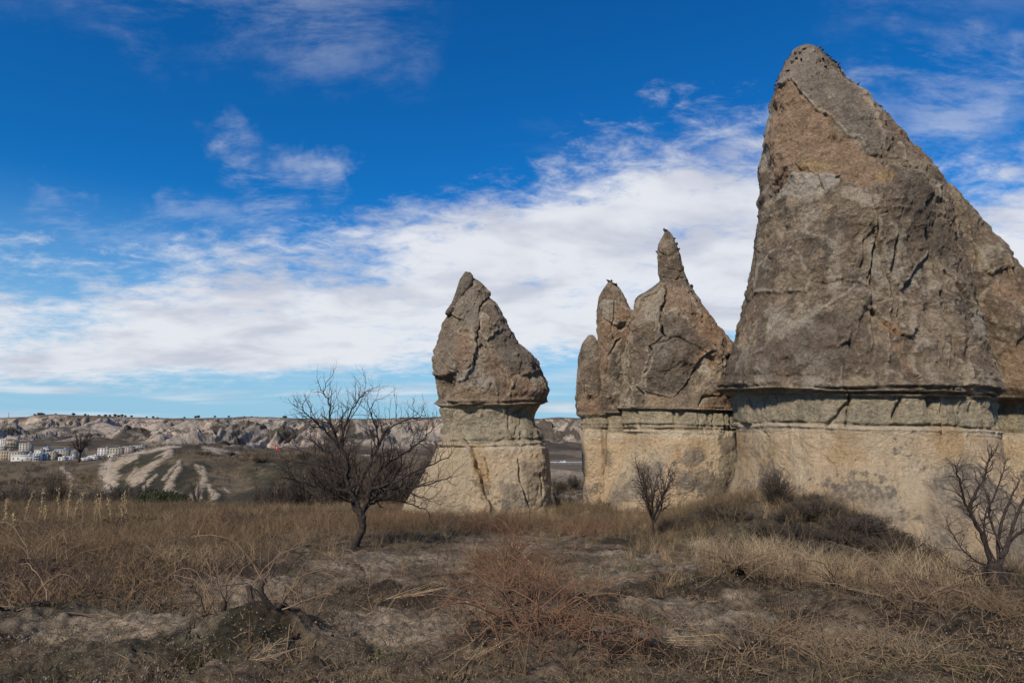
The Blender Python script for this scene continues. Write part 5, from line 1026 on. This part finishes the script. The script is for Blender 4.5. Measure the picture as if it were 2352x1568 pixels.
# straw stems lying about
def straw_bundle(label, u, v, n, L0, ang, seed):
    rg = np.random.default_rng(seed); q = gp(u, v); t = thing('fallen_stalks', label, 'dry stalks', tuple(q), 'fallen straw stalks')
    for i in range(n):
        a = ang + rg.normal(0, .35); L = rg.uniform(.5, 1) * L0; s = np.linspace(0, 1, 8); x0, y0 = rg.normal(0, .08, 2); P = np.stack([x0 + math.cos(a) * L * (s - .3) + rg.normal(0, .006, 8), y0 + math.sin(a) * L * (s - .3) + rg.normal(0, .006, 8), 0 * s], -1); P[:, 2] = [gz(q[0] + c[0], q[1] + c[1]) - q[2] + .02 for c in P]; P[:, 2] += .14 * s * rg.random()
        m = MB(); m.tube(P, np.linspace(.0045, .002, 8), 4)
        for j in range(5): k = rg.integers(3, 8); m.tube(wander(P[k], rg.normal(0, 1, 3) * [1, 1, .3] + [math.cos(a), math.sin(a), .2], .09, 3, .2, 0, rg), [.0022, .002, .0015, .001], 3)
        obj('stalk', m.mesh('stalk', M_STRAW), t)
for i, a in enumerate([('fan of fallen straw stalks in the bottom centre left', 1075, 1535, 9, .8, .9), ('fallen straw stalks right of the centre cane tangle', 1500, 1480, 9, .7, -.3), ('fallen straw stalks on the bottom left soil', 520, 1545, 6, .7, .5), ('fallen straw stalks under the bare tree in the open', 930, 1375, 9, .8, .4), ('long fallen stalks in the middle of the foreground', 1110, 1450, 7, .9, 1.0), ('fallen stalks beside the pale soil heap', 1560, 1390, 7, .8, .6), ('short fallen stalks in the bottom right corner', 2120, 1520, 6, .6, .8)]):
    straw_bundle(*a, 80 + i)
# upright yellow seed stalks on the left
def seed_stalk(u, v, H, seed, lab, fat=1.0):
    rg = np.random.default_rng(seed); q = gp(u, v); t = thing('seed_stalk', lab, 'dried flower', tuple(q), 'yellow seed stalks on the left'); P = wander((0, 0, -.03), (rg.normal(0, .08), 0, 1), H, 7, .05, .02, rg); m = MB(); m.tube(P, np.linspace(.011, .004, 8), 5)
    for j in range(4): m.tube(wander(P[rg.integers(1, 5)], rg.normal(0, 1, 3) + [0, 0, 1.3], H * .35, 4, .15, .05, rg), np.linspace(.005, .002, 5), 3)
    obj('stem', m.mesh('stem', M_STRAW), t); m = MB()
    for j in range(46):
        f = rg.uniform(.4, 1) * 7; k = min(int(f), 6); c = lerp(P[k], P[k + 1], f - k) + rg.normal(0, .028 * fat, 3); s = rg.uniform(.011, .022) * fat; m.ell(c, (s, s, s * 1.4), 5, 4)
    obj('seed_heads', m.mesh('seed_heads', M_YEL), t)
for i, (u, v, h, lab) in enumerate([(12, 1225, 78, 'yellow seed stalk nearest the left picture edge'), (53, 1215, 92, 'thin tall yellow seed stalk, second from the left edge'), (86, 1215, 90, 'bushy yellow seed stalk under the lone ridge tree, third from the left'), (134, 1215, 95, 'thick yellow seed stalk in the densest cluster, left side'), (148, 1218, 108, 'tallest yellow seed stalk'),
                               (164, 1215, 80, 'yellow seed stalk right of the tallest one'), (185, 1216, 85, 'slender yellow seed stalk standing a little apart from the cluster'), (217, 1215, 78, 'yellow seed stalk left of the dirt hollow'), (234, 1215, 80, 'narrow yellow seed stalk below the grey path'), (257, 1215, 72, 'pale yellow seed stalk left of the last pair'), (280, 1216, 78, 'left one of the last pair of yellow seed stalks'), (292, 1214, 90, 'rightmost tall yellow seed stalk'), (104, 1222, 60, 'short yellow seed stalk between third and the cluster'), (32, 1230, 55, 'short yellow seed stalk near the left edge')]):
    q = gp(u, v); seed_stalk(u, v, h / F_ * q[1], 200 + i, lab, .85)

# ------------------------------------------------------------------ town
M_PANE = mat('dark_glass', (.03, .035, .05), .25); M_FR = mat('white_frame', (.5, .5, .48), .7); M_TR = mat('roof_edge', (.38, .37, .36), .9)
def wallmat(name, c):
    def b(t, p): n = t.noise(objco(t), .5, 5, .6); t.put(p.inputs['Base Color'], t.mix(1.0, (*c, 1), gray(t, t.lin(n, .3, .7, .8, 1.1)), 'MULTIPLY'))
    return mat(name, rough=.9, build=b)
WM = {'white': wallmat('white_render', (.50, .49, .48)), 'cream': wallmat('cream_stone', (.38, .33, .25)), 'tan': wallmat('tan_stone', (.34, .28, .20)), 'blue': wallmat('pale_blue_render', (.38, .41, .45)), 'pink': wallmat('pinkish_render', (.42, .34, .32)), 'grey': wallmat('grey_stone', (.36, .34, .30)), 'yellow': wallmat('ochre_render', (.36, .31, .21))}
M_ROOFB = mat('blue_metal_roof', (.20, .28, .42), .5); M_ROOFG = mat('grey_roof', (.30, .29, .28), .9); M_ROOFW = mat('white_roof', (.46, .48, .51), .8); M_DOOR = mat('brown_door', (.12, .07, .04), .7)
wm = MB(); wm.box((0, 0, 0), (.75, .05, .95)); WFR = wm.mesh('frame', M_FR, False); wm = MB(); wm.box((0, -.09, 0), (.6, .03, .8)); WPN = wm.mesh('window', M_PANE, False)
def building(cx0, cy0, cx1, cy1, wallk, roofm, storeys, nw, lab, extra=''):
    (u0, v0), (u1, v1) = crop1([(cx0, cy0), (cx1, cy1)]); ub = (u0 + u1) / 2
    Yd = 760.
    for Yd in np.arange(700, 1180, 4):
        x, y, z = at(ub, v1, Yd)
        if gz(float(x), float(y)) >= float(z): break
    k = Yd / F_; W = (u1 - u0) * k * 1.0; H = (v1 - v0) * k * .88; x, y, z = at(ub, v1, Yd); x = float(x); z = float(z); Dp = max(8, W * .6)
    t = thing('town_building', lab, 'building', (x, Yd, z - 1), 'buildings of the town', math.atan2(-x, Yd) * .0 + rr.uniform(-.12, .12) + .25)
    m = MB(); m.box((0, 0, H / 2 + .5 - 2), (W / 2, Dp / 2, H / 2 + 2.5)); st = H / storeys
    for s in range(1, storeys): m.box((0, 0, 1 + s * st), (W / 2 + .12, Dp / 2 + .12, .14))
    obj('wall', m.mesh('wall', WM[wallk], False), t)
    m = MB(); m.box((0, 0, 1 + H + .1), (W / 2 + .35, Dp / 2 + .35, .22)); m.box((0, -Dp / 2, 1 + H + .5), (W / 2 + .1, .12, .3)); m.box((0, Dp / 2, 1 + H + .5), (W / 2 + .1, .12, .3)); m.box((W * .2, 0, 1 + H + 1.1), (1.3, 1.2, .9)); obj('roof', m.mesh('roof', roofm, False), t)
    for s in range(storeys):
        for i in range(nw):
            px = -W / 2 + W * (i + .5) / nw; pz = 1 + st * (s + .52); sx = min(1.0, W / nw * .42); sz = min(1., st * .33)
            if s == 0 and i == nw // 2: d = MB(); d.box((0, 0, 0), (.6, .06, 1.05)); o = obj('door', d.mesh('door', M_DOOR, False), t, (px, -Dp / 2 - .02, 2.0)); continue
            for ff, nm in ((WFR, 'window_frame'), (WPN, 'window')): o = obj(nm, ff, t, (px, -Dp / 2 - .02, pz)); o.scale = (sx, 1, sz)
        for i in range(2):
            for ff, nm in ((WFR, 'window_frame'), (WPN, 'window')): o = obj(nm, ff, t, (-W / 2 - .02, -Dp / 4 + i * Dp / 2, 1 + st * (s + .52))); o.rotation_euler.z = -math.pi / 2; o.scale = (1, 1, min(1., st * .33))
    if extra == 'balcony':
        for s in range(1, storeys): m = MB(); m.box((0, -Dp / 2 - .7, 1 + s * st), (W * .4, .65, .1)); m.box((0, -Dp / 2 - 1.32, 1 + s * st + .55), (W * .4, .05, .45)); obj('balcony', m.mesh('balcony', WM[wallk], False), t)
for b_ in [(0, 402, 68, 462, 'white', M_ROOFW, 3, 4, 'white block at the upper left edge of the town'), (52, 415, 145, 495, 'yellow', M_ROOFG, 3, 4, 'ochre building with balconies, behind the front row at the left', 'balcony'), (190, 437, 285, 525, 'grey', M_ROOFG, 4, 4, 'grey four-storey building standing highest in the left town'), (0, 465, 50, 505, 'cream', M_ROOFW, 2, 3, 'low cream house under the white block at the left edge'),
           (0, 507, 100, 592, 'tan', M_ROOFG, 3, 5, 'tan stone building at the lower left edge of the town'), (102, 515, 235, 588, 'cream', M_ROOFG, 3, 6, 'wide beige building right of the tan stone one'), (135, 552, 312, 602, 'white', M_ROOFW, 1, 5, 'long low white house with pale roof at the very front'), (316, 530, 383, 602, 'blue', M_ROOFW, 3, 3, 'narrow pale blue house right of the long white one', 'balcony'),
           (386, 530, 440, 597, 'blue', M_ROOFB, 3, 3, 'blue-grey house between pale blue and cream ones'), (442, 517, 512, 597, 'cream', M_ROOFG, 3, 3, 'cream house in front of the blue-roofed building'), (515, 492, 625, 588, 'cream', M_ROOFB, 3, 5, 'big beige building with blue metal roof left of the ridge tree'), (405, 478, 450, 512, 'white', M_ROOFB, 1, 2, 'small white rooftop house above the blue-grey one'),
           (640, 515, 700, 572, 'grey', M_ROOFG, 3, 3, 'grey house half hidden by the ridge tree trunk'), (550, 570, 602, 602, 'white', M_ROOFW, 1, 2, 'small white cube house in front of the blue-roofed building'), (625, 562, 692, 588, 'blue', M_ROOFW, 1, 3, 'low bluish house left of the ridge tree trunk'), (910, 482, 1008, 552, 'white', M_ROOFG, 3, 4, 'white three-storey building, first of the row of four on the right'),
           (1018, 482, 1128, 550, 'cream', M_ROOFG, 3, 5, 'cream building, second of the row of four on the right'), (1130, 470, 1222, 532, 'pink', M_ROOFG, 3, 4, 'pinkish building, third of the row of four on the right'), (1225, 460, 1330, 522, 'grey', M_ROOFG, 3, 5, 'grey stone building, last of the row of four on the right', 'balcony'), (822, 556, 898, 590, 'white', M_ROOFW, 1, 3, 'small white house at the foot of the first of the row of four'),
           (742, 582, 828, 602, 'white', M_ROOFW, 1, 3, 'flat white house right of the ridge tree trunk'), (1000, 547, 1062, 566, 'white', M_ROOFW, 1, 2, 'tiny white house below the cream building'), (1430, 440, 1465, 462, 'cream', M_ROOFG, 1, 2, 'isolated cream house on the slope above the ribbed hill'), (330, 500, 400, 530, 'white', M_ROOFG, 1, 3, 'white upper house behind the pale blue one'),
           (240, 530, 300, 552, 'tan', M_ROOFG, 1, 2, 'small tan house behind the long white one'), (700, 500, 760, 560, 'cream', M_ROOFG, 3, 3, 'cream house just right of the ridge tree trunk')]:
    building(*b_)
# mast on the skyline
Um, Dm, Zm = MESA
def mesa_z(x, y): return float(np.interp(CX + F_ * x / y / cP, sk_u, [EYE + (sP + (CY - v) / F_ * cP) * 2000 / (cP - (CY - v) / F_ * sP) for v in sk_v]))
def sky_pt(u, Yd=2030): x = (u - CX) / F_ * Yd * cP * 1.0; return x, Yd, mesa_z(x, Yd)
x, y, z = sky_pt(17); t = thing('lattice_mast', 'thin lattice mast on the far left skyline', 'mast', (x, y, z)); m = MB()
for a, b in ((-1, -1), (1, -1), (1, 1), (-1, 1)): m.tube([(a * 1.6, b * 1.6, -4), (a * .3, b * .3, 18)], [.35, .2], 4)
for k in range(6): w_ = 1.6 - 1.3 * k / 6; m.box((0, 0, k * 3), (w_, w_, .12))
obj('frame', m.mesh('frame', M_TR), t); m = MB(); m.tube([(-3.5, 0, 15), (3.5, 0, 15)], [.2, .2], 4); m.tube([(-2.5, 0, 17.5), (2.5, 0, 17.5)], [.2, .2], 4); obj('crossarm', m.mesh('crossarm', M_TR), t)
# trees along the mesa rim
rg = np.random.default_rng(8); ft = thing('distant_tree', 'x', 'tree', (0, 0, 0), 'far trees on the mesa rim'); m = MB(); m.tube([(0, 0, -2), (0, 0, 3)], [.5, .35], 5); obj('trunk', m.mesh('trunk', M_BARK), ft); V = []; T = []
for i in range(500): a, e, r = rg.uniform(0, 6.28), rg.uniform(-1, 1), rg.random() ** .33; q = math.sqrt(1 - e * e) * r; c = np.array([math.cos(a) * q * 4, math.sin(a) * q * 4, 5 + e * r * 3]); d1, d2 = rg.normal(0, .55, 3), rg.normal(0, .55, 3); V += [c - d1, c + d1, c + d2]; T.append((3 * i, 3 * i + 1, 3 * i + 2))
m = MB(); m.raw(V, t=T); obj('crown', m.mesh('crown', M_EVER, False), ft)
spots = [(77, 5, 'leftmost far tree on the mesa rim'), (86, 7, 'far tree beside the leftmost one on the rim'), (92, 7, 'third far tree from the left on the rim'), (98, 5, 'fourth far tree from the left on the rim'), (125, 5, 'single far tree at the start of the high rim'), (166, 7, 'far tree right above the lone ridge tree'), (193, 6, 'far tree on the rim right of the lone ridge tree'), (200, 4, 'low far tree on the rim after it'),
         (225, 5, 'far tree before the dense rim row'), (240, 6, 'first far tree of the dense rim row'), (250, 6, 'second far tree of the dense rim row'), (262, 8, 'highest far tree of the dense rim row'), (270, 6, 'far tree right of the highest one'), (278, 8, 'far tree near the end of the dense rim row'), (286, 6, 'last far tree of the dense rim row'), (300, 6, 'far tree after the dense rim row'),
         (335, 5, 'small far tree on the flat rim part'), (350, 6, 'far tree left of the rim dip'), (360, 4, 'tiny far tree in the rim dip'), (422, 5, 'far tree standing alone over white cliffs'), (448, 7, 'left tree of the rim pair'), (454, 8, 'right tree of the rim pair'), (492, 6, 'far tree over the fluted cliffs'), (524, 6, 'far tree above the steep cliff bay'), (560, 5, 'far tree over the eastern cliff bay'),
         (577, 5, 'far tree before the flag on the rim'), (653, 8, 'far tree above the bare tree left twigs'), (590, 4, 'tiny far tree before the bare tree'), (926, 5, 'far tree seen just left of the lone spire')]
for i, (u, h, lab) in enumerate(spots):
    x, y, z = sky_pt(u); s = h / 8 * 1.15; o = ft if i == 0 else dup(ft, (x, y, z), rr.uniform(0, 6), s * rr.uniform(.9, 1.1), lab); o.location = (x, y, z); o.scale = (s * rr.uniform(1, 1.5), s, s); o['label'] = lab
# road with rail and cars in the gap
def groundpt(u, v, y0=200, y1=1100):
    for Yd in np.arange(y0, y1, 2.0):
        x, y, z = at(u, v, Yd)
        if gz(float(x), float(y)) >= float(z): return float(x), Yd, gz(float(x), Yd)
    return float(x), Yd, float(z)
yr = 560.; zroad = gz(40, yr) + .35; M_ASPH = mat('asphalt', (.11, .11, .115), .8); m = MB(); m.box((60, yr, zroad), (160, 4, .3)); tag(obj('road', m.mesh('road', M_ASPH, False)), 'grey valley road seen through the gap', None, None, 'structure')
t = thing('guard_rail', 'pale metal guard rail along the valley road', 'guard rail', (60, yr - 4.2, zroad + .3)); m = MB(); m.box((0, 0, .75), (160, .06, .2)); M_RAIL = mat('galvanised_rail', (.42, .45, .50), .5); obj('rail', m.mesh('rail', M_RAIL, False), t)
pm = MB(); pm.box((0, 0, .3), (.08, .08, .5)); pme = pm.mesh('post', M_RAIL, False)
for i in range(80): obj('post', pme, t, (-158 + 4 * i, .12, 0))
def car(u, col, lab, van=False, d=1):
    x = (u - CX) / F_ * yr; t = thing('car', lab, 'van' if van else 'car', (x, yr - 1.8, zroad + .3), 'cars on the valley road'); mc = mat('car_paint_' + str(u), col, .35); H = .35 if van else 0
    prof = [(-2.2, .35), (-2.2, .85), (-1.5, 1.0), (-.9, 1.45 + H), (.9, 1.5 + H), (1.6, .98), (2.2, .85), (2.2, .35)] if not van else [(-2.4, .35), (-2.4, 1.0), (-1.9, 1.2), (-1.4, 1.95), (2.3, 2.0), (2.4, .35)]
    n = len(prof); V = np.array([(a * d, s * .85, b) for s in (-1, 1) for a, b in prof]); V = V.copy(); m = MB(); q = [[i, (i + 1) % n, n + (i + 1) % n, n + i] for i in range(n)]; tr_ = [[0, i, i + 1] for i in range(1, n - 1)] + [[n, n + i + 1, n + i] for i in range(1, n - 1)]; m.raw(V, q, tr_); obj('body', m.mesh('body', mc, False), t)
    m = MB(); m.box((0, 0, 1.15 + H * .8), (1.0, .88, .2)); obj('windows', m.mesh('windows', M_PANE, False), t)
    for a in (-1.4, 1.4):
        for b in (-.8, .8): m = MB(); th = np.linspace(0, 6.283, 13)[:-1]; m.raw([(.33 * math.cos(k), s * .1, .33 * math.sin(k)) for s in (-1, 1) for k in th], [[i, (i + 1) % 12, 12 + (i + 1) % 12, 12 + i] for i in range(12)], [[0, i, i + 1] for i in range(1, 11)] + [[12, 12 + i + 1, 12 + i] for i in range(1, 11)]); obj('wheel', m.mesh('wheel', M_VINE, False), t, (a, b, .33))
car(1254, (.45, .50, .62), 'pale blue car on the valley road, nearest the lone spire'); car(1272, (.55, .57, .60), 'silver car on the valley road in the middle of the gap', d=-1); car(1290, (.65, .66, .68), 'white van on the valley road, right of the other cars', True)
# red flag --------------------------------------------------------------
M_RED = mat('red_cloth', (.36, .010, .018), .8); M_WH = mat('white_emblem', (.8, .8, .8), .8); yf = 122.; p = pt(631, 1034, yf); z0 = gz(p[0], yf); ztop = pt(631, 1018.5, yf)[2]; Hf = ztop - z0
t = thing('red_flag', 'red triangular hanging flag with white crescent on a short pole on the hill', 'flag', (p[0], yf, z0)); m = MB(); m.tube([(0, 0, -.2), (0, 0, Hf + .1)], [.03, .03], 6); obj('pole', m.mesh('pole', M_TR), t)
n = 9; V = []; S = []
for side in (.0, .02):
    for i in range(n):
        for j in range(n):
            a, b = i / 8, j / 8; ww = 1.0 * (.06 + .94 * b ** .8); V.append((ww * a, .07 * math.sin(a * 5 + b * 2) * a + side, Hf - 1.15 * b - .10 * a))
m = MB(); q = grid_faces(n, n); m.raw(V, np.concatenate([q, q[:, ::-1] + n * n])); fo = obj('flag_cloth', m.mesh('flag_cloth', M_RED), t)
m = MB(); A = np.linspace(.7, 5.58, 14); outr = [(.40 + .17 * math.cos(a), Hf - .72 + .17 * math.sin(a)) for a in A]; inn = [(.445 + .135 * math.cos(a), Hf - .72 + .135 * math.sin(a)) for a in A]; VV = [(x_, -.09, z_) for x_, z_ in outr] + [(x_, -.09, z_) for x_, z_ in inn]; m.raw(VV, [[i, i + 1, 15 + i, 14 + i] for i in range(13)]); obj('crescent', m.mesh('crescent', M_WH, False), fo)
# ------------------------------------------------------------------ birds
def bird_mesh(seed, crouch=0):
    m = MB(); pit = R_(-28 + crouch * 14); Mr = np.array([[math.cos(pit), 0, math.sin(pit)], [0, 1, 0], [-math.sin(pit), 0, math.cos(pit)]])
    m.ell((0, 0, .13), (.15, .075, .08), 10, 7, Mr); m.ell((.10, 0, .21 - .03 * crouch), (.05, .04, .06), 8, 6, Mr); m.ell((.135, 0, .265 - .05 * crouch), (.04, .034, .036), 8, 6)
    m.tube([(.165, 0, .265 - .05 * crouch), (.205, 0, .25 - .05 * crouch)], [.012, .002], 4); m.box((-.20, 0, .075 + .02 * crouch), (.10, .035, .010), M=Mr)
    for s in (-1, 1): m.ell((-.03, s * .062, .135), (.14, .022, .055), 8, 6, Mr); m.tube([(.02, s * .03, .08), (.03, s * .03, 0)], [.009, .006], 4); m.box((.045, s * .03, .005), (.025, .012, .005))
    return m.mesh('pigeon', M_BIRD)
BM = [bird_mesh(0), bird_mesh(1, 1), bird_mesh(2, .4)]
def edge_pt(data, v, side):
    """outermost point of a spire's outline at height v"""
    U, Vp, P3, onf = data; 
    band = np.abs(Vp - v) < 3.0; uu = np.where(band, U, -1e9 if side > 0 else 1e9); i = np.argmax(uu) if side > 0 else np.argmin(uu); return P3.reshape(-1, 3)[i]
def face_pt(data, u, v):
    U, Vp, P3, onf = data; pu, pv = proj(P3[..., 0], P3[..., 1], P3[..., 2]); d = np.hypot(pu - u, pv - v) + (onf < .05) * 1e3; return P3.reshape(-1, 3)[np.argmin(d)]
def bird(p, rz, lab, grp, sc=1.0):
    o = bpy.data.objects.new('pigeon', BM[rr.randrange(3)]); COL.objects.link(o); o.location = (p[0], p[1], p[2] - .012); o.rotation_euler = (0, 0, rz); o.scale = (sc,) * 3; tag(o, lab, 'bird', grp)
ORD = ['first', 'second', 'third', 'fourth', 'fifth', 'sixth', 'seventh', 'eighth', 'ninth', 'tenth', 'eleventh', 'twelfth', 'thirteenth', 'fourteenth', 'fifteenth', 'sixteenth']
GBD = 'pigeons on the tallest spire'; SB = .50
for i, y in enumerate([128, 133, 140, 146, 152, 162, 168, 178, 185, 196, 206]): p = edge_pt(TALL, y, -1); bird(p, rr.choice([2.6, 3.6, 1.0]), f'dark pigeon on the left edge of the tallest spire, {ORD[i]} from the top', GBD, SB)
for i, y in enumerate([113, 119, 127, 130, 137, 141, 147, 151, 156, 163, 196, 214, 243, 256, 260]): p = edge_pt(TALL, y, 1); bird(p, rr.choice([.6, -.5, 3.4]), f'dark pigeon on the right edge of the tallest spire, {ORD[i]} from the top', GBD, SB)
for (a, b), lab in zip(c5([(545, 124), (520, 150), (495, 178), (525, 190), (472, 205), (448, 255), (600, 145), (655, 185), (672, 230), (490, 150), (345, 1003), (373, 975), (742, 888)]),
                       ['just under the summit', 'in the upper middle of the tip', 'left of centre on the tip face', 'lowest in the centre of the tip face', 'near the left side of the tip face', 'lowest of the tip flock on the left', 'in the hollow right of the summit', 'on the right shoulder of the tip', 'alone below the right shoulder', 'on the left shoulder of the summit', 'at the left end of the pale ledge', 'at the pale ledge, right of its left end', 'at the right end of the pale ledge']):
    bird(face_pt(TALL, a, b), rr.uniform(0, 6.28), 'dark pigeon on the tallest spire ' + lab, GBD, SB)
GB3 = 'pigeons on the cluster of spires'
for (a, b), lab in zip([(505, 62), (548, 105), (563, 128), (575, 158), (462, 175), (500, 68)], ['standing on the summit of the thumb-peaked spire', 'on the upper right edge of the thumb peak', 'on the right edge of the thumb peak, middle one', 'on the right edge of the thumb peak, lowest one', 'on the left edge of the thumb peak', 'just left of the thumb peak summit']):
    u, v = c4([(a, b)])[0]; bird(face_pt(S3, u, v), rr.uniform(0, 6), 'small dark pigeon ' + lab, GB3, .62)
for (a, b), lab in zip([(625, 340), (640, 348)], ['on the right shoulder of the thumb-peaked spire', 'beside another one on the right shoulder of the thumb-peaked spire']):
    u, v = c4([(a, b)])[0]; bird(edge_pt(S3, v, 1), rr.uniform(0, 6), 'small dark pigeon ' + lab, GB3, .6)
for (a, b), lab in zip([(212, 320), (228, 322), (240, 334), (252, 340)], ['on the very tip of the narrow spire', 'just right of the narrow spire tip', 'on the right slope of the narrow spire tip', 'lowest on the right slope of the narrow spire tip']):
    u, v = c4([(a, b)])[0]; bird(face_pt(S2, u, v), rr.uniform(0, 6), 'small dark pigeon ' + lab, GB3, .62)

# ------------------------------------------------------------------ loose stones at the foot of the spires
def stone_mesh(sd):
    m = MB(); m.ell((0, 0, 0), (1, .8, .65), 14, 10); V = m.v[0]; F1, F2, ID = worley(V[:, 0], V[:, 1], V[:, 2], 1.1, sd); V = V * (1 + .28 * (ID - .5) + .18 * fbm(V[:, 0], V[:, 1], V[:, 2], 1.6, 3, .6, sd))[:, None]
    return mesh_np('loose_stone', V, m.q[0], M_ROCK, np.tile([.36, .29, .20], (len(V), 1)), smooth=False)
SM = [stone_mesh(i) for i in range(4)]
for i, (u, v, px, lab) in enumerate([(1010, 1172, 9, 'loose stone at the left foot of the lone spire'), (1065, 1174, 12, 'largest loose stone left of centre at the lone spire foot'), (1120, 1173, 7, 'small stone in the grass under the lone spire middle'), (1180, 1174, 9, 'stone below the dark fissure of the lone spire'), (1240, 1173, 11, 'stone at the right foot of the lone spire'), (1278, 1178, 6, 'small stone in the gap between the spires'),
    (1350, 1178, 10, 'stone at the foot of the smallest spire'), (1392, 1182, 7, 'small stone beside the twisted dead branches'), (1440, 1180, 10, 'stone left of the sapling at the cluster foot'), (1560, 1182, 8, 'stone where the mound begins, right of the sapling'), (1485, 1186, 6, 'little stone behind the sapling'), (2195, 1302, 13, 'stone at the tall spire foot left of the right tree'), (2235, 1312, 9, 'stone touching the right tree stems from behind'),
    (1985, 1462, 9, 'pale stone lying on soil in the right foreground'), (1120, 1432, 6, 'pale stone on soil near the centre'), (760, 1500, 8, 'pale stone right of the left foreground vine heap'), (330, 1460, 7, 'pale stone on the bare strip at left'), (2105, 1392, 8, 'pale stone before the tall grass at right')]):
    x, y = vine_at(u, v); o = obj('loose_stone', SM[i % 4], None, (x, y, gz(x, y) + .01)); k_ = px / F_ * y * .9; o.scale = (k_, k_, k_); o.rotation_euler = (rr.uniform(0, 1), rr.uniform(0, 1), rr.uniform(0, 6)); tag(o, lab, 'stone', 'loose stones')
